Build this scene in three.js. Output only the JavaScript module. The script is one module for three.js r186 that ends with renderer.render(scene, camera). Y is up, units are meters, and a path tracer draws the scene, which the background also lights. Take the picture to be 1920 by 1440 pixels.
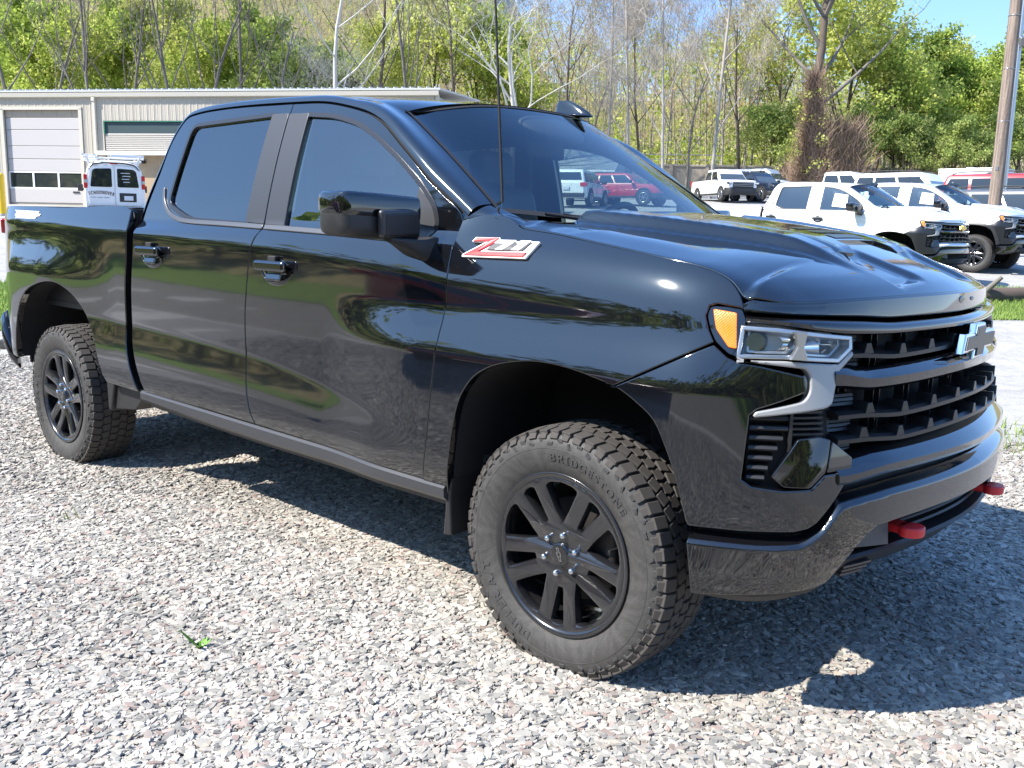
import * as THREE from 'three';
import { mergeGeometries, mergeVertices, toCreasedNormals } from 'three/addons/utils/BufferGeometryUtils.js';
import { RoundedBoxGeometry } from 'three/addons/geometries/RoundedBoxGeometry.js';
import { TextGeometry } from 'three/addons/geometries/TextGeometry.js';
import { FontLoader } from 'three/addons/loaders/FontLoader.js';
import { ImprovedNoise } from 'three/addons/math/ImprovedNoise.js';

// ---------- camera ----------
const scene = new THREE.Scene();
const camera = new THREE.PerspectiveCamera(44.87, 4 / 3, 0.1, 1500);
const CAM = { pos: [1.7867, 1.4591, 3.2515], yaw: -2.29617, pitch: -0.17009, roll: 0.02182 };
{
  const f = new THREE.Vector3(Math.cos(CAM.pitch) * Math.cos(CAM.yaw), Math.sin(CAM.pitch), Math.cos(CAM.pitch) * Math.sin(CAM.yaw));
  const r = new THREE.Vector3().crossVectors(f, new THREE.Vector3(0, 1, 0)).normalize(), u = new THREE.Vector3().crossVectors(r, f);
  const c = Math.cos(CAM.roll), s = Math.sin(CAM.roll);
  const r2 = r.clone().multiplyScalar(c).addScaledVector(u, s), u2 = u.clone().multiplyScalar(c).addScaledVector(r, -s);
  camera.position.set(...CAM.pos);
  camera.quaternion.setFromRotationMatrix(new THREE.Matrix4().makeBasis(r2, u2, f.clone().negate()));
  scene.add(camera);
}
// ---------- sky and sun ----------
const SUN_DIR = new THREE.Vector3(-0.50, 1.0, 0.86).normalize();
{
  const W = 512, H = 256, data = new Float32Array(W * H * 4);
  for (let j = 0; j < H; j++) for (let i = 0; i < W; i++) {
    const el = (j + 0.5) / H * Math.PI - Math.PI / 2, az = (i + 0.5) / W * Math.PI * 2 - Math.PI;
    const d = new THREE.Vector3(Math.cos(el) * Math.cos(az), Math.sin(el), Math.cos(el) * Math.sin(az));
    const h = Math.max(0, Math.sin(el)), t = Math.pow(1 - h, 2.6), t2 = Math.pow(1 - h, 12);
    const ca = Math.max(0, d.dot(SUN_DIR)), glow = 0.30 * Math.pow(ca, 5) + 0.4 * Math.pow(ca, 60);
    const k = el < 0 ? 0.75 : 1, b = 1.22;
    data.set([b * k * (0.055 + 0.17 * t + 0.30 * t2 + glow * .7), b * k * (0.14 + 0.28 * t + 0.22 * t2 + glow), b * k * (0.36 + 0.40 * t - 0.10 * t2 + glow * 1.3), 1], (j * W + i) * 4);
  }
  const sky = new THREE.DataTexture(data, W, H, THREE.RGBAFormat, THREE.FloatType);
  sky.mapping = THREE.EquirectangularReflectionMapping; sky.magFilter = sky.minFilter = THREE.LinearFilter; sky.needsUpdate = true;
  scene.background = sky; scene.environment = sky;
}
const sun = new THREE.DirectionalLight(new THREE.Color(1, 0.94, 0.86), 4.7);
sun.position.copy(SUN_DIR).multiplyScalar(60); sun.castShadow = true;
Object.assign(sun.shadow.camera, { left: -60, right: 60, top: 60, bottom: -60, near: 1, far: 160 });
sun.shadow.mapSize.set(4096, 4096); scene.add(sun, sun.target);
const renderer = new THREE.WebGLRenderer({ antialias: true });
renderer.toneMapping = THREE.LinearToneMapping; renderer.toneMappingExposure = 2.4; renderer.shadowMap.enabled = true;
// ---------- small maths ----------
const clamp = (x, a, b) => Math.min(b, Math.max(a, x)), lerp = (a, b, t) => a + (b - a) * t;
const sst = (a, b, x) => { const t = clamp((x - a) / (b - a), 0, 1); return t * t * (3 - 2 * t); };
const softplus = (x, w) => { const q = x / w; return q > 20 ? x : q < -20 ? 0 : w * Math.log1p(Math.exp(q)); };
const V = { add: (a, b) => [a[0] + b[0], a[1] + b[1], a[2] + b[2]], sub: (a, b) => [a[0] - b[0], a[1] - b[1], a[2] - b[2]],
  mul: (a, s) => [a[0] * s, a[1] * s, a[2] * s], dot: (a, b) => a[0] * b[0] + a[1] * b[1] + a[2] * b[2],
  cross: (a, b) => [a[1] * b[2] - a[2] * b[1], a[2] * b[0] - a[0] * b[2], a[0] * b[1] - a[1] * b[0]],
  len: a => Math.hypot(a[0], a[1], a[2]), norm: a => { const l = Math.hypot(a[0], a[1], a[2]) || 1; return [a[0] / l, a[1] / l, a[2] / l]; } };
const pwl = nodes => x => {                                   // smooth piecewise interpolation (monotone cubic)
  const n = nodes.length; if (x <= nodes[0][0]) return nodes[0][1]; if (x >= nodes[n - 1][0]) return nodes[n - 1][1];
  let i = 0; while (x > nodes[i + 1][0]) i++;
  const sl = k => (nodes[k + 1][1] - nodes[k][1]) / (nodes[k + 1][0] - nodes[k][0]);
  const tan = k => { if (k <= 0) return sl(0); if (k >= n - 1) return sl(n - 2); const a = sl(k - 1), b = sl(k); return a * b <= 0 ? 0 : 2 * a * b / (a + b); };
  const h = nodes[i + 1][0] - nodes[i][0], t = (x - nodes[i][0]) / h, t2 = t * t, t3 = t2 * t;
  return (2 * t3 - 3 * t2 + 1) * nodes[i][1] + (t3 - 2 * t2 + t) * h * tan(i) + (-2 * t3 + 3 * t2) * nodes[i + 1][1] + (t3 - t2) * h * tan(i + 1);
};
// ---------- pickup surfaces (x forward, z to its right side, front axle at x = 0) ----------
const PHI = pwl([[-4.87, -75], [-4.65, -30], [-4.45, -6], [-4.1, -1], [-3.3, 0], [0.15, 0], [0.42, 6], [0.62, 20], [0.9, 66], [1.14, 77], [1.45, 83], [1.75, 90], [3, 90]]);
const CT = { s0: -5.1, ds: 0.01, x: [], z: [] };
{ const rad = Math.PI / 180, i0 = Math.round(-CT.s0 / CT.ds), N = i0 + 190; CT.x[i0] = 0; CT.z[i0] = 1.0;
  for (let i = i0; i < N; i++) { const p = PHI((i - i0 + .5) * CT.ds) * rad; CT.x[i + 1] = CT.x[i] + Math.cos(p) * CT.ds; CT.z[i + 1] = CT.z[i] - Math.sin(p) * CT.ds; }
  for (let i = i0; i > 0; i--) { const p = PHI((i - i0 - .5) * CT.ds) * rad; CT.x[i - 1] = CT.x[i] - Math.cos(p) * CT.ds; CT.z[i - 1] = CT.z[i] + Math.sin(p) * CT.ds; } }
const contour = s => { if (s > S_MID) { const m = contour(2 * S_MID - s); return [m[0], -m[1], m[2], -m[3]]; } const q = clamp((s - CT.s0) / CT.ds, 0, CT.x.length - 1.001), i = Math.floor(q), t = q - i, p = PHI(s) * Math.PI / 180;
  // cubic-accurate position: linear table plus exact heading for the normal
  return [lerp(CT.x[i], CT.x[i + 1], t), lerp(CT.z[i], CT.z[i + 1], t), Math.sin(p), Math.cos(p)]; };
var S_MID = 9; for (let i = 0; i < CT.z.length; i++) if (CT.z[i] <= 0 && CT.s0 + i * CT.ds > 0) { S_MID = CT.s0 + (i - 1 + CT.z[i - 1] / (CT.z[i - 1] - CT.z[i])) * CT.ds; break; }
const crestY = pwl([[-4.6, 1.425], [-4.3, 1.417], [-2.8, 1.374], [-1.64, 1.343], [-1.2, 1.32], [-0.5, 1.26], [0.3, 1.21], [0.6, 1.16]]);
const lowY = pwl([[-4.6, 0.93], [-2.8, 0.90], [-1.77, 0.865], [-0.97, 0.765], [-0.7, 0.71]]);
function sideD(s, y) {
  const yc = crestY(s), yl = lowY(s), fe = sst(-0.8, -0.2, s);          // fe: 1 on the fender
  let d = -0.30 * softplus(y - yc, lerp(0.010, 0.035, fe)) - 0.28 * fe * softplus(y - yc - 0.06, 0.02) - .5 * fe * softplus(y - yc - 0.135, 0.012);
  
  const lowAmp = sst(-0.62, -0.95, s) * sst(-4.1, -3.0, s);
  const m = softplus(yl - y, 0.008);
  d += lowAmp * (0.125 * m) - 0.085 * lowAmp * softplus(yl - 0.19 - y, 0.03);
  d -= 0.35 * softplus(0.60 - y, 0.02) * sst(0.35, -0.45, s);
  const wf = sst(-1.25, -0.62, s), bf = 1 - sst(1.0, 1.19, y);
  d += 0.052 * wf * bf * sst(.75, .4, s);
  const wr = sst(-3.0, -3.95, s), br = 1 - sst(1.10, 1.36, y);
  d += 0.050 * wr * br * sst(-4.68, -4.3, s);
  return d - .012;
}
const frontProf = pwl([[0.35, -0.07], [0.5, -0.01], [0.66, 0.012], [0.80, 0.0], [1.0, -0.035], [1.15, -0.06], [1.25, -0.085], [1.34, -0.13]]);
function bodyD(s, y) { if (s > S_MID) s = 2 * S_MID - s; const w = sst(0.42, 0.95, s); return w <= 0 ? sideD(s, y) : w >= 1 ? frontProf(y) : lerp(sideD(s, y), frontProf(y), w); }
const skirt = (off = 0) => (s, y) => { const c = contour(s), d = bodyD(s, y) + off; return [c[0] + c[2] * d, y, c[1] + c[3] * d]; };
const frontS = (off = 0) => (s, y) => { const c = contour(s), d = off; return [c[0] + c[2] * d, y, c[1] + c[3] * d]; };
// greenhouse side
const cabZ = (x, y) => { const t = (y - 1.40) / 0.55; return 0.950 - 0.105 * t - 0.05 * t * t - 0.05 * sst(-1.1, -.5, x) * (1 - t) - .012 * sst(-2.3, -2.9, x); };
const cabS = (off = 0) => (x, y) => { const e = 1e-3, z = cabZ(x, y), n = V.norm([-(cabZ(x + e, y) - z) / e, -(cabZ(x, y + e) - z) / e, 1]); return [x + n[0] * off, y + n[1] * off, z + n[2] * off]; };
// doors: body side below the belt, greenhouse above it
const doorZ = (x, y) => lerp(1 + sideD(x, Math.min(y, 1.47)), cabZ(x, y), sst(1.375, 1.445, y));
const doorS = (off = 0) => (x, y) => { const e = 1e-3, z = doorZ(x, y); if (!off) return [x, y, z]; const n = V.norm([-(doorZ(x + e, y) - z) / e, -(doorZ(x, y + e) - z) / e, 1]); return [x + n[0] * off, y + n[1] * off, z + n[2] * off]; };
// hood: height over (x, z)
const hoodSide = pwl([[-0.45, 1.462], [-0.3, 1.452], [0.0, 1.415], [0.26, 1.372], [0.46, 1.325], [0.54, 1.27], [.6, 1.22], [.9, 1.0]]);
const hoodMid = pwl([[-0.4, 1.515], [-0.2, 1.503], [0.1, 1.468], [0.35, 1.432], [0.55, 1.395], [0.70, 1.355], [0.80, 1.315], [0.86, 1.285], [.95, 1.2]]);
const noseOff = s => { const q = s > S_MID ? 2 * S_MID - s : s; return lerp(bodyD(.575, 1.26), -.1, sst(.575, .86, q)); };
const HF = []; for (let s = S_MID; s >= 0.575; s -= .01) { const c = contour(s), o = noseOff(s); HF.push([Math.max(0, c[1] + c[3] * o), c[0] + c[2] * o]); }
const hoodFrontX = (f => z => f(Math.abs(z)))(pwl(HF));
const ptsH = pwl([[-.75, 0], [-.45, .012], [-.25, .026], [-.12, .046], [-.06, .066], [0, .098]]);     // how far the nose drops below the crown line
const crownMid = pwl([[-0.4, 1.50], [-0.2, 1.495], [0.1, 1.466], [0.4, 1.428], [0.65, 1.395], [0.85, 1.372], [1, 1.36]]), crownSide = pwl([[-0.45, 1.466], [-0.3, 1.453], [0.0, 1.417], [0.26, 1.398], [0.4, 1.396], [.48, 1.393], [.53, 1.387], [.57, 1.366], [.7, 1.35]]);
function hoodRaw(x, z) {
  const a = Math.abs(z), q = clamp(a / 0.9, 0, 1.05), dx = x - hoodFrontX(z);
  let y = lerp(crownMid(x), crownSide(x), q * q) - ptsH(Math.min(dx, 0));
  if (dx > 0) y -= dx * .9;
  return y;
}
const HGAP = [[-0.325, 1.458], [-0.296, 1.447], [-0.158, 1.432], [-0.001, 1.411], [0.142, 1.392], [0.278, 1.373], [0.404, 1.355], [0.482, 1.334], [0.528, 1.311], [0.564, 1.274], [0.580, 1.240]];
const hoodEdge = (() => { const p = HGAP.map(q => skirt()(q[0], q[1])); return { p, y: pwl(p.map(q => [q[0], q[1]])), z: pwl(p.map(q => [q[0], q[2] - .005])) }; })();
function hoodY(x, z) {
  const a = Math.abs(z), q = clamp(a / 0.9, 0, 1.05), dx = x - hoodFrontX(z);
  let y = lerp(crownMid(x), crownSide(x), q * q) - ptsH(Math.min(dx, 0));
  if (dx > 0) y -= dx * .9;
  // long raised bulge either side, with a soft outer shoulder
  const bw = lerp(0.60, 0.40, sst(-0.3, 0.6, x));
  const rise = 0.042 * sst(.72, .40, x) * sst(-.45, -.2, x);
  y += rise * (1 - sst(bw - .012, bw + .034, a)) - rise * .35 * (1 - sst(bw - .16, bw - .10, a));
  y += 0.010 * Math.exp(-Math.pow((a - .76) / .09, 2)) * sst(.50, .1, x);
  // shallow flats between the centre spine and the shoulders near the nose
  y += (hoodEdge.y(x) - hoodRaw(x, hoodEdge.z(x))) * sst(.55, 1, a / hoodEdge.z(x)) * sst(.575, .545, x);
  y -= 0.018 * Math.exp(-Math.pow((a - .25) / .10, 8)) * sst(.54, .59, x) * sst(.80, .745, x);
  return y;
}
const hoodS = (off = 0) => (x, z) => [x, hoodY(x, z) + off, z];
// ---------- naming and building helpers ----------
let seed = 7; const rnd = () => { seed = (seed * 1664525 + 1013904223) >>> 0; return seed / 4294967296; };
const rr_ = (a, b) => a + (b - a) * rnd(), pick = a => a[Math.floor(rnd() * a.length)];
const perlin = new ImprovedNoise(); const noise = (x, y, z = 0) => perlin.noise(x, y, z);
const used = {};
const numbered = n => { const k = used[n] = (used[n] || 0) + 1; return k === 1 ? n : n + '_' + String(k - 1).padStart(3, '0'); };
function tag(o, label, category, group, kind) { if (label) o.userData.label = label; if (category) o.userData.category = category; if (group) o.userData.group = group; if (kind) o.userData.kind = kind; return o; }
function thing(name, label, category, p = [0, 0, 0], turn = 0, group) { const o = new THREE.Group(); o.name = numbered(name); o.position.set(...p); o.rotation.y = turn; scene.add(o); return tag(o, label, category, group); }
function mesh(name, geo, mat, parent) {
  if (Array.isArray(geo)) geo = merge(geo);
  const m = new THREE.Mesh(geo, mat); m.castShadow = m.receiveShadow = true; m.name = parent ? name : numbered(name); (parent || scene).add(m); return m;
}
function merge(list) {
  list = list.filter(Boolean).map(g => { g = g.index ? g.toNonIndexed() : g; const c = new THREE.BufferGeometry(); c.setAttribute('position', g.attributes.position); c.setAttribute('normal', g.attributes.normal);
    c.setAttribute('uv', g.attributes.uv || new THREE.Float32BufferAttribute(new Float32Array(g.attributes.position.count * 2), 2)); return c; });
  return list.length === 1 ? list[0] : mergeGeometries(list);
}
const mat = (c, rough = 0.6, metal = 0, extra = {}) => { const m = new THREE.MeshPhysicalMaterial({ roughness: rough, metalness: metal, side: THREE.DoubleSide, ...extra }); m.color.setRGB(...(Array.isArray(c) ? c : [c, c, c])); return m; };
function geoFrom(p, n, idx, uv) {
  const g = new THREE.BufferGeometry(); g.setAttribute('position', new THREE.Float32BufferAttribute(p, 3));
  g.setAttribute('uv', new THREE.Float32BufferAttribute(uv || new Array(p.length / 3 * 2).fill(0), 2));
  g.setIndex(idx); if (n) g.setAttribute('normal', new THREE.Float32BufferAttribute(n, 3)); else g.computeVertexNormals(); return g;
}
function mirrorZ(g) {
  g = g.clone(); const p = g.attributes.position, n = g.attributes.normal;
  for (let i = 0; i < p.count; i++) { p.setZ(i, -p.getZ(i)); n.setZ(i, -n.getZ(i)); }
  if (g.index) { const a = g.index.array; for (let i = 0; i < a.length; i += 3) { const t = a[i]; a[i] = a[i + 1]; a[i + 1] = t; } }
  else { for (const k of Object.keys(g.attributes)) { const at = g.attributes[k], s = at.itemSize, ar = at.array; for (let i = 0; i < at.count; i += 3) for (let c = 0; c < s; c++) { const t = ar[i * s + c]; ar[i * s + c] = ar[(i + 1) * s + c]; ar[(i + 1) * s + c] = t; } } }
  return g;
}
const xf = (g, p = [0, 0, 0], r = [0, 0, 0], s = [1, 1, 1]) => { g = g.clone(); g.applyMatrix4(new THREE.Matrix4().compose(new THREE.Vector3(...p), new THREE.Quaternion().setFromEuler(new THREE.Euler(...r)), new THREE.Vector3(...s))); return g; };
const rbox = (w, h, d, r = 0.01, seg = 2) => new RoundedBoxGeometry(w, h, d, seg, Math.min(r, w / 2.01, h / 2.01, d / 2.01));
const bx = (x, y, z, w, h, d, r = 0.006) => xf(rbox(w, h, d, r), [x, y, z]);
const boxG = (x, y, z, w, h, d) => new THREE.BoxGeometry(w, h, d).translate(x, y, z);
const tube = (pts, r, seg = 8, n) => new THREE.TubeGeometry(new THREE.CatmullRomCurve3(pts.map(p => new THREE.Vector3(...p)), false, 'centripetal'), n || pts.length * 6, r, seg, false);
const rod = (a, b, r1, r2 = r1, seg = 8, caps = true) => { const A = new THREE.Vector3(...a), B = new THREE.Vector3(...b), d = B.clone().sub(A), l = d.length();
  const g = new THREE.CylinderGeometry(r2, r1, l, seg, 1, !caps); g.applyQuaternion(new THREE.Quaternion().setFromUnitVectors(new THREE.Vector3(0, 1, 0), d.normalize())); g.translate((A.x + B.x) / 2, (A.y + B.y) / 2, (A.z + B.z) / 2); return g; };
const extr = (pts, depth, bev = 0.003, holes = [], curveSegs = 8) => { const s = pts.isShape ? pts : new THREE.Shape(pts.map(p => new THREE.Vector2(...p))); for (const h of holes) s.holes.push(new THREE.Path(h.map(p => new THREE.Vector2(...p))));
  return new THREE.ExtrudeGeometry(s, { depth, bevelEnabled: bev > 0, bevelThickness: bev, bevelSize: bev, bevelOffset: -bev, bevelSegments: 2, curveSegments: curveSegs }); };
// round the corners of a 2D outline: points [u, v, radius?]
function roundPoly(pts, r = 0.01, seg = 5) {
  const out = [], n = pts.length;
  for (let i = 0; i < n; i++) {
    const p = pts[i], a = pts[(i + n - 1) % n], b = pts[(i + 1) % n], rad = p[2] ?? r;
    const la = Math.hypot(a[0] - p[0], a[1] - p[1]), lb = Math.hypot(b[0] - p[0], b[1] - p[1]), q = Math.min(rad, la * 0.45, lb * 0.45);
    if (q < 1e-5) { out.push([p[0], p[1]]); continue; }
    const A = [p[0] + (a[0] - p[0]) / la * q, p[1] + (a[1] - p[1]) / la * q], B = [p[0] + (b[0] - p[0]) / lb * q, p[1] + (b[1] - p[1]) / lb * q];
    for (let k = 0; k <= seg; k++) { const t = k / seg; out.push([(1 - t) * (1 - t) * A[0] + 2 * t * (1 - t) * p[0] + t * t * B[0], (1 - t) * (1 - t) * A[1] + 2 * t * (1 - t) * p[1] + t * t * B[1]]); }
  }
  return out;
}
const spline = (pts, n = 6) => { const out = []; const c = new THREE.CatmullRomCurve3(pts.map(p => new THREE.Vector3(p[0], p[1], 0)), false, 'centripetal'); const N = (pts.length - 1) * n; for (let i = 0; i <= N; i++) { const q = c.getPoint(i / N); out.push([q.x, q.y]); } return out; };
const area2 = p => { let a = 0; for (let i = 0; i < p.length; i++) { const q = p[(i + 1) % p.length]; a += p[i][0] * q[1] - q[0] * p[i][1]; } return a / 2; };
function insetPoly(p, d) {                                           // move an outline inwards by d
  const n = p.length, sg = area2(p) > 0 ? 1 : -1, out = [];
  for (let i = 0; i < n; i++) { const a = p[(i + n - 1) % n], b = p[i], c = p[(i + 1) % n];
    const e1 = Math.hypot(b[0] - a[0], b[1] - a[1]) || 1e-9, e2 = Math.hypot(c[0] - b[0], c[1] - b[1]) || 1e-9;
    const n1 = [-(b[1] - a[1]) / e1 * sg, (b[0] - a[0]) / e1 * sg], n2 = [-(c[1] - b[1]) / e2 * sg, (c[0] - b[0]) / e2 * sg];
    let m = [n1[0] + n2[0], n1[1] + n2[1]]; const l = Math.hypot(...m) || 1, k = Math.min(2.2, 2 / l); m = [m[0] / l * k, m[1] / l * k];
    out.push([b[0] + m[0] * d, b[1] + m[1] * d]); }
  return out;
}
const cleanPoly = p => p.filter((q, i) => { const b = p[(i + 1) % p.length]; return Math.hypot(q[0] - b[0], q[1] - b[1]) > 1e-5; });
function clipAxis(poly, ax, lim, keepBelow) {
  const out = []; const ins = p => keepBelow ? p[ax] <= lim + 1e-10 : p[ax] >= lim - 1e-10;
  for (let i = 0; i < poly.length; i++) { const a = poly[i], b = poly[(i + 1) % poly.length], ia = ins(a), ib = ins(b);
    if (ia) out.push(a);
    if (ia !== ib) { const t = (lim - a[ax]) / (b[ax] - a[ax]); const q = [a[0] + (b[0] - a[0]) * t, a[1] + (b[1] - a[1]) * t]; q[ax] = lim; out.push(q); } }
  return out;
}
const surfN = (S, u, v, e = 4e-4) => { const a = S(u + e, v), b = S(u - e, v), c = S(u, v + e), d = S(u, v - e); return V.norm(V.cross(V.sub(a, b), V.sub(c, d))); };
// a sheet-metal panel: region `poly` of surface S(u, v), with a rounded hem all round
function panel(S, poly, o = {}) {
  const { du = 0.02, dv = 0.02, r = 0.0035, depth = 0.012, edge = true, inset = 0, flip = false, uvScale = 1, vLines, uLines } = o;
  poly = cleanPoly(poly); if (area2(poly) < 0) poly = poly.slice().reverse();
  if (inset || edge) poly = cleanPoly(insetPoly(poly, inset + (edge ? r : 0)));
  const us = poly.map(p => p[0]), vs = poly.map(p => p[1]), u0 = Math.min(...us), u1 = Math.max(...us), v0 = Math.min(...vs), v1 = Math.max(...vs);
  const lines = (a, b, d, extra) => { const n = Math.max(1, Math.ceil((b - a) / d)), l = []; for (let i = 0; i <= n; i++) l.push(a + (b - a) * i / n); if (extra) for (const e of extra) if (e > a && e < b) l.push(e); return l.sort((x, y) => x - y).filter((x, i, ar) => !i || x - ar[i - 1] > 1e-6); };
  const U = lines(u0, u1, du, uLines), Vv = lines(v0, v1, dv, vLines);
  const P = [], N = [], UV = [], I = [], key = new Map(), sg = flip ? -1 : 1;
  const vert = q => { const k = q[0].toFixed(5) + ',' + q[1].toFixed(5); let i = key.get(k); if (i === undefined) { i = P.length / 3; key.set(k, i); const s = S(q[0], q[1]), n = surfN(S, q[0], q[1]); P.push(...s); N.push(n[0] * sg, n[1] * sg, n[2] * sg); UV.push(q[0] * uvScale, q[1] * uvScale); } return i; };
  for (let j = 0; j < Vv.length - 1; j++) {
    let row = clipAxis(clipAxis(poly, 1, Vv[j + 1], true), 1, Vv[j], false); if (row.length < 3) continue;
    for (let i = 0; i < U.length - 1; i++) {
      let c = clipAxis(clipAxis(row, 0, U[i + 1], true), 0, U[i], false); c = cleanPoly(c); if (c.length < 3) continue;
      const ar = area2(c); if (Math.abs(ar) < 1e-9) continue;
      const put = (a, b, d) => { if (a !== b && b !== d && a !== d) flip ? I.push(a, d, b) : I.push(a, b, d); };
      if (c.length <= 4) { const k = c.map(vert); put(k[0], k[1], k[2]); if (k.length > 3) put(k[0], k[2], k[3]); }
      else { const f = THREE.ShapeUtils.triangulateShape(c.map(p => new THREE.Vector2(...p)), []); const k = c.map(vert); for (const t of f) put(k[t[0]], k[t[1]], k[t[2]]); }
    }
  }
  if (edge) {
    const b = []; for (let i = 0; i < poly.length; i++) { const a = poly[i], c = poly[(i + 1) % poly.length], l = Math.hypot(c[0] - a[0], c[1] - a[1]), n = Math.max(1, Math.ceil(l / Math.max(du, dv))); for (let k = 0; k < n; k++) b.push([a[0] + (c[0] - a[0]) * k / n, a[1] + (c[1] - a[1]) * k / n]); }
    const M = b.length, K = 4, base = P.length / 3;
    for (let i = 0; i < M; i++) {
      const a = b[(i + M - 1) % M], q = b[i], c = b[(i + 1) % M], tx = c[0] - a[0], ty = c[1] - a[1], tl = Math.hypot(tx, ty) || 1, e = 3e-4;
      const s = S(q[0], q[1]); let n = V.mul(surfN(S, q[0], q[1]), sg);
      let tg = V.norm(V.sub(S(q[0] + tx / tl * e, q[1] + ty / tl * e), s)), out = V.sub(S(q[0] + ty / tl * e, q[1] - tx / tl * e), s);
      out = V.sub(out, V.mul(n, V.dot(out, n))); out = V.sub(out, V.mul(tg, V.dot(out, tg))); out = V.norm(out);
      for (let k = 0; k <= K; k++) { const an = k / K * Math.PI / 2, sn = Math.sin(an), cs = Math.cos(an); const p = V.add(V.add(s, V.mul(out, r * sn)), V.mul(n, -r * (1 - cs))); const nn = V.add(V.mul(n, cs), V.mul(out, sn)); P.push(...p); N.push(...nn); UV.push(q[0], q[1]); }
      const p = V.add(V.add(s, V.mul(out, r)), V.mul(n, -r - depth)); P.push(...p); N.push(...out); UV.push(q[0], q[1]);
    }
    const st = K + 2;
    for (let i = 0; i < M; i++) { const a = base + i * st, c = base + ((i + 1) % M) * st; for (let k = 0; k < st - 1; k++) flip ? I.push(a + k, c + k, a + k + 1, c + k, c + k + 1, a + k + 1) : I.push(a + k, a + k + 1, c + k, c + k, a + k + 1, c + k + 1); }
  }
  return geoFrom(P, N, I, UV);
}
// surface patch over the unit square, smooth normals
function patch(S, nu, nv, flip = false) {
  const P = [], N = [], I = [], UV = [];
  for (let j = 0; j <= nv; j++) for (let i = 0; i <= nu; i++) { const u = i / nu, v = j / nv, uc = clamp(u, 1e-3, 1 - 1e-3), vc = clamp(v, 1e-3, 1 - 1e-3), n = surfN(S, uc, vc, 1e-3); P.push(...S(u, v)); N.push(...(flip ? V.mul(n, -1) : n)); UV.push(u, v); }
  for (let j = 0; j < nv; j++) for (let i = 0; i < nu; i++) { const a = j * (nu + 1) + i, b = a + 1, c = a + nu + 1, d = c + 1; flip ? I.push(a, c, b, b, c, d) : I.push(a, b, c, b, d, c); }
  return geoFrom(P, N, I, UV);
}
// sweep a closed profile of [outwards, up] points along the front contour from s0 to s1
function along(s0, s1, prof, ds = 0.02, S = (s, d, y) => { const c = contour(s); return [c[0] + c[2] * d, y, c[1] + c[3] * d]; }, crease = 0.6) {
  const n = Math.max(1, Math.ceil((s1 - s0) / ds)), P = [], I = []; let m = 0;
  for (let i = 0; i <= n; i++) { const s = s0 + (s1 - s0) * i / n, pr = typeof prof === 'function' ? prof(s) : prof; m = pr.length; for (const q of pr) P.push(...S(s, q[0], q[1])); }
  for (let i = 0; i < n; i++) for (let k = 0; k < m; k++) { const a = i * m + k, b = i * m + (k + 1) % m, c = a + m, d = b + m; I.push(a, b, c, b, d, c); }
  const cap = THREE.ShapeUtils.triangulateShape((typeof prof === 'function' ? prof(s0) : prof).map(p => new THREE.Vector2(...p)), []);
  for (const t of cap) { I.push(t[0], t[2], t[1]); I.push(n * m + t[0], n * m + t[1], n * m + t[2]); }
  const g = geoFrom(P, null, I); g.deleteAttribute('uv'); const q = toCreasedNormals(g, crease); return q;
}
// lofted tube with an arbitrary closed 2D section per station: stations = [{c:[x,y,z], pts:[[x,y,z]...]}]
function loft(rows, closed = true, caps = true, crease = 0.7) {
  const m = rows[0].length, P = [], I = []; for (const r of rows) for (const p of r) P.push(...p);
  for (let i = 0; i < rows.length - 1; i++) for (let k = 0; k < (closed ? m : m - 1); k++) { const a = i * m + k, b = i * m + (k + 1) % m, c = a + m, d = b + m; I.push(a, b, c, b, d, c); }
  if (caps && closed) for (const o of [0, rows.length - 1]) { const c0 = P.length / 3; let s = [0, 0, 0]; for (const p of rows[o]) s = V.add(s, p); P.push(...V.mul(s, 1 / m)); for (let k = 0; k < m; k++) o ? I.push(o * m + k, o * m + (k + 1) % m, c0) : I.push(o * m + (k + 1) % m, o * m + k, c0); }
  const g = geoFrom(P, null, I); g.deleteAttribute('uv'); return toCreasedNormals(g, crease);
}
const FONT = await new FontLoader().loadAsync('fonts/droid/droid_sans_bold.typeface.json');
const textG = (t, size, depth, seg = 3) => { const g = new TextGeometry(t, { font: FONT, size, depth, curveSegments: seg, bevelEnabled: false }); g.computeBoundingBox(); return g; };
const HAZE_NONE = 0;
function canvasTex(w, h, draw) { const c = document.createElement('canvas'); c.width = w; c.height = h; draw(c.getContext('2d'), w, h); const t = new THREE.CanvasTexture(c); t.colorSpace = THREE.SRGBColorSpace; return t; }
// ---------- ground: the lot rises gently away from the gravel ----------
const FH = [Math.cos(CAM.yaw), Math.sin(CAM.yaw)], RH = [-Math.sin(CAM.yaw), Math.cos(CAM.yaw)];
const lotD = (x, z) => (x - CAM.pos[0]) * FH[0] + (z - CAM.pos[2]) * FH[1], lotL = (x, z) => (x - CAM.pos[0]) * RH[0] + (z - CAM.pos[2]) * RH[1];
const lotXZ = (l, d) => [CAM.pos[0] + FH[0] * d + RH[0] * l, CAM.pos[2] + FH[1] * d + RH[1] * l];
function groundY(x, z) {
  const d = lotD(x, z), l = lotL(x, z); let y = 0.06 * (softplus(d - 7.5, 1.2) - softplus(d - 84, 4));
  y += 0.37 * lerp(1, .50, sst(-14, 16, l)) * softplus(d - 104, 8);
  y += 0.16 * softplus(z - 15, 3) * sst(40, 0, d);                    // bank across the road behind the lot
  return y + (d > 30 ? noise(x * .03, z * .03, 3) * .8 * sst(90, 130, d) : 0);
}
const at = (px, d) => lotXZ((px - 960) / 1743.8 * d * 0.985, d);        // a spot by bearing and distance from the lot corner
const spot = (px, d, dy = 0) => { const [x, z] = at(px, d); return [x, groundY(x, z) + dy, z]; };
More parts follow.
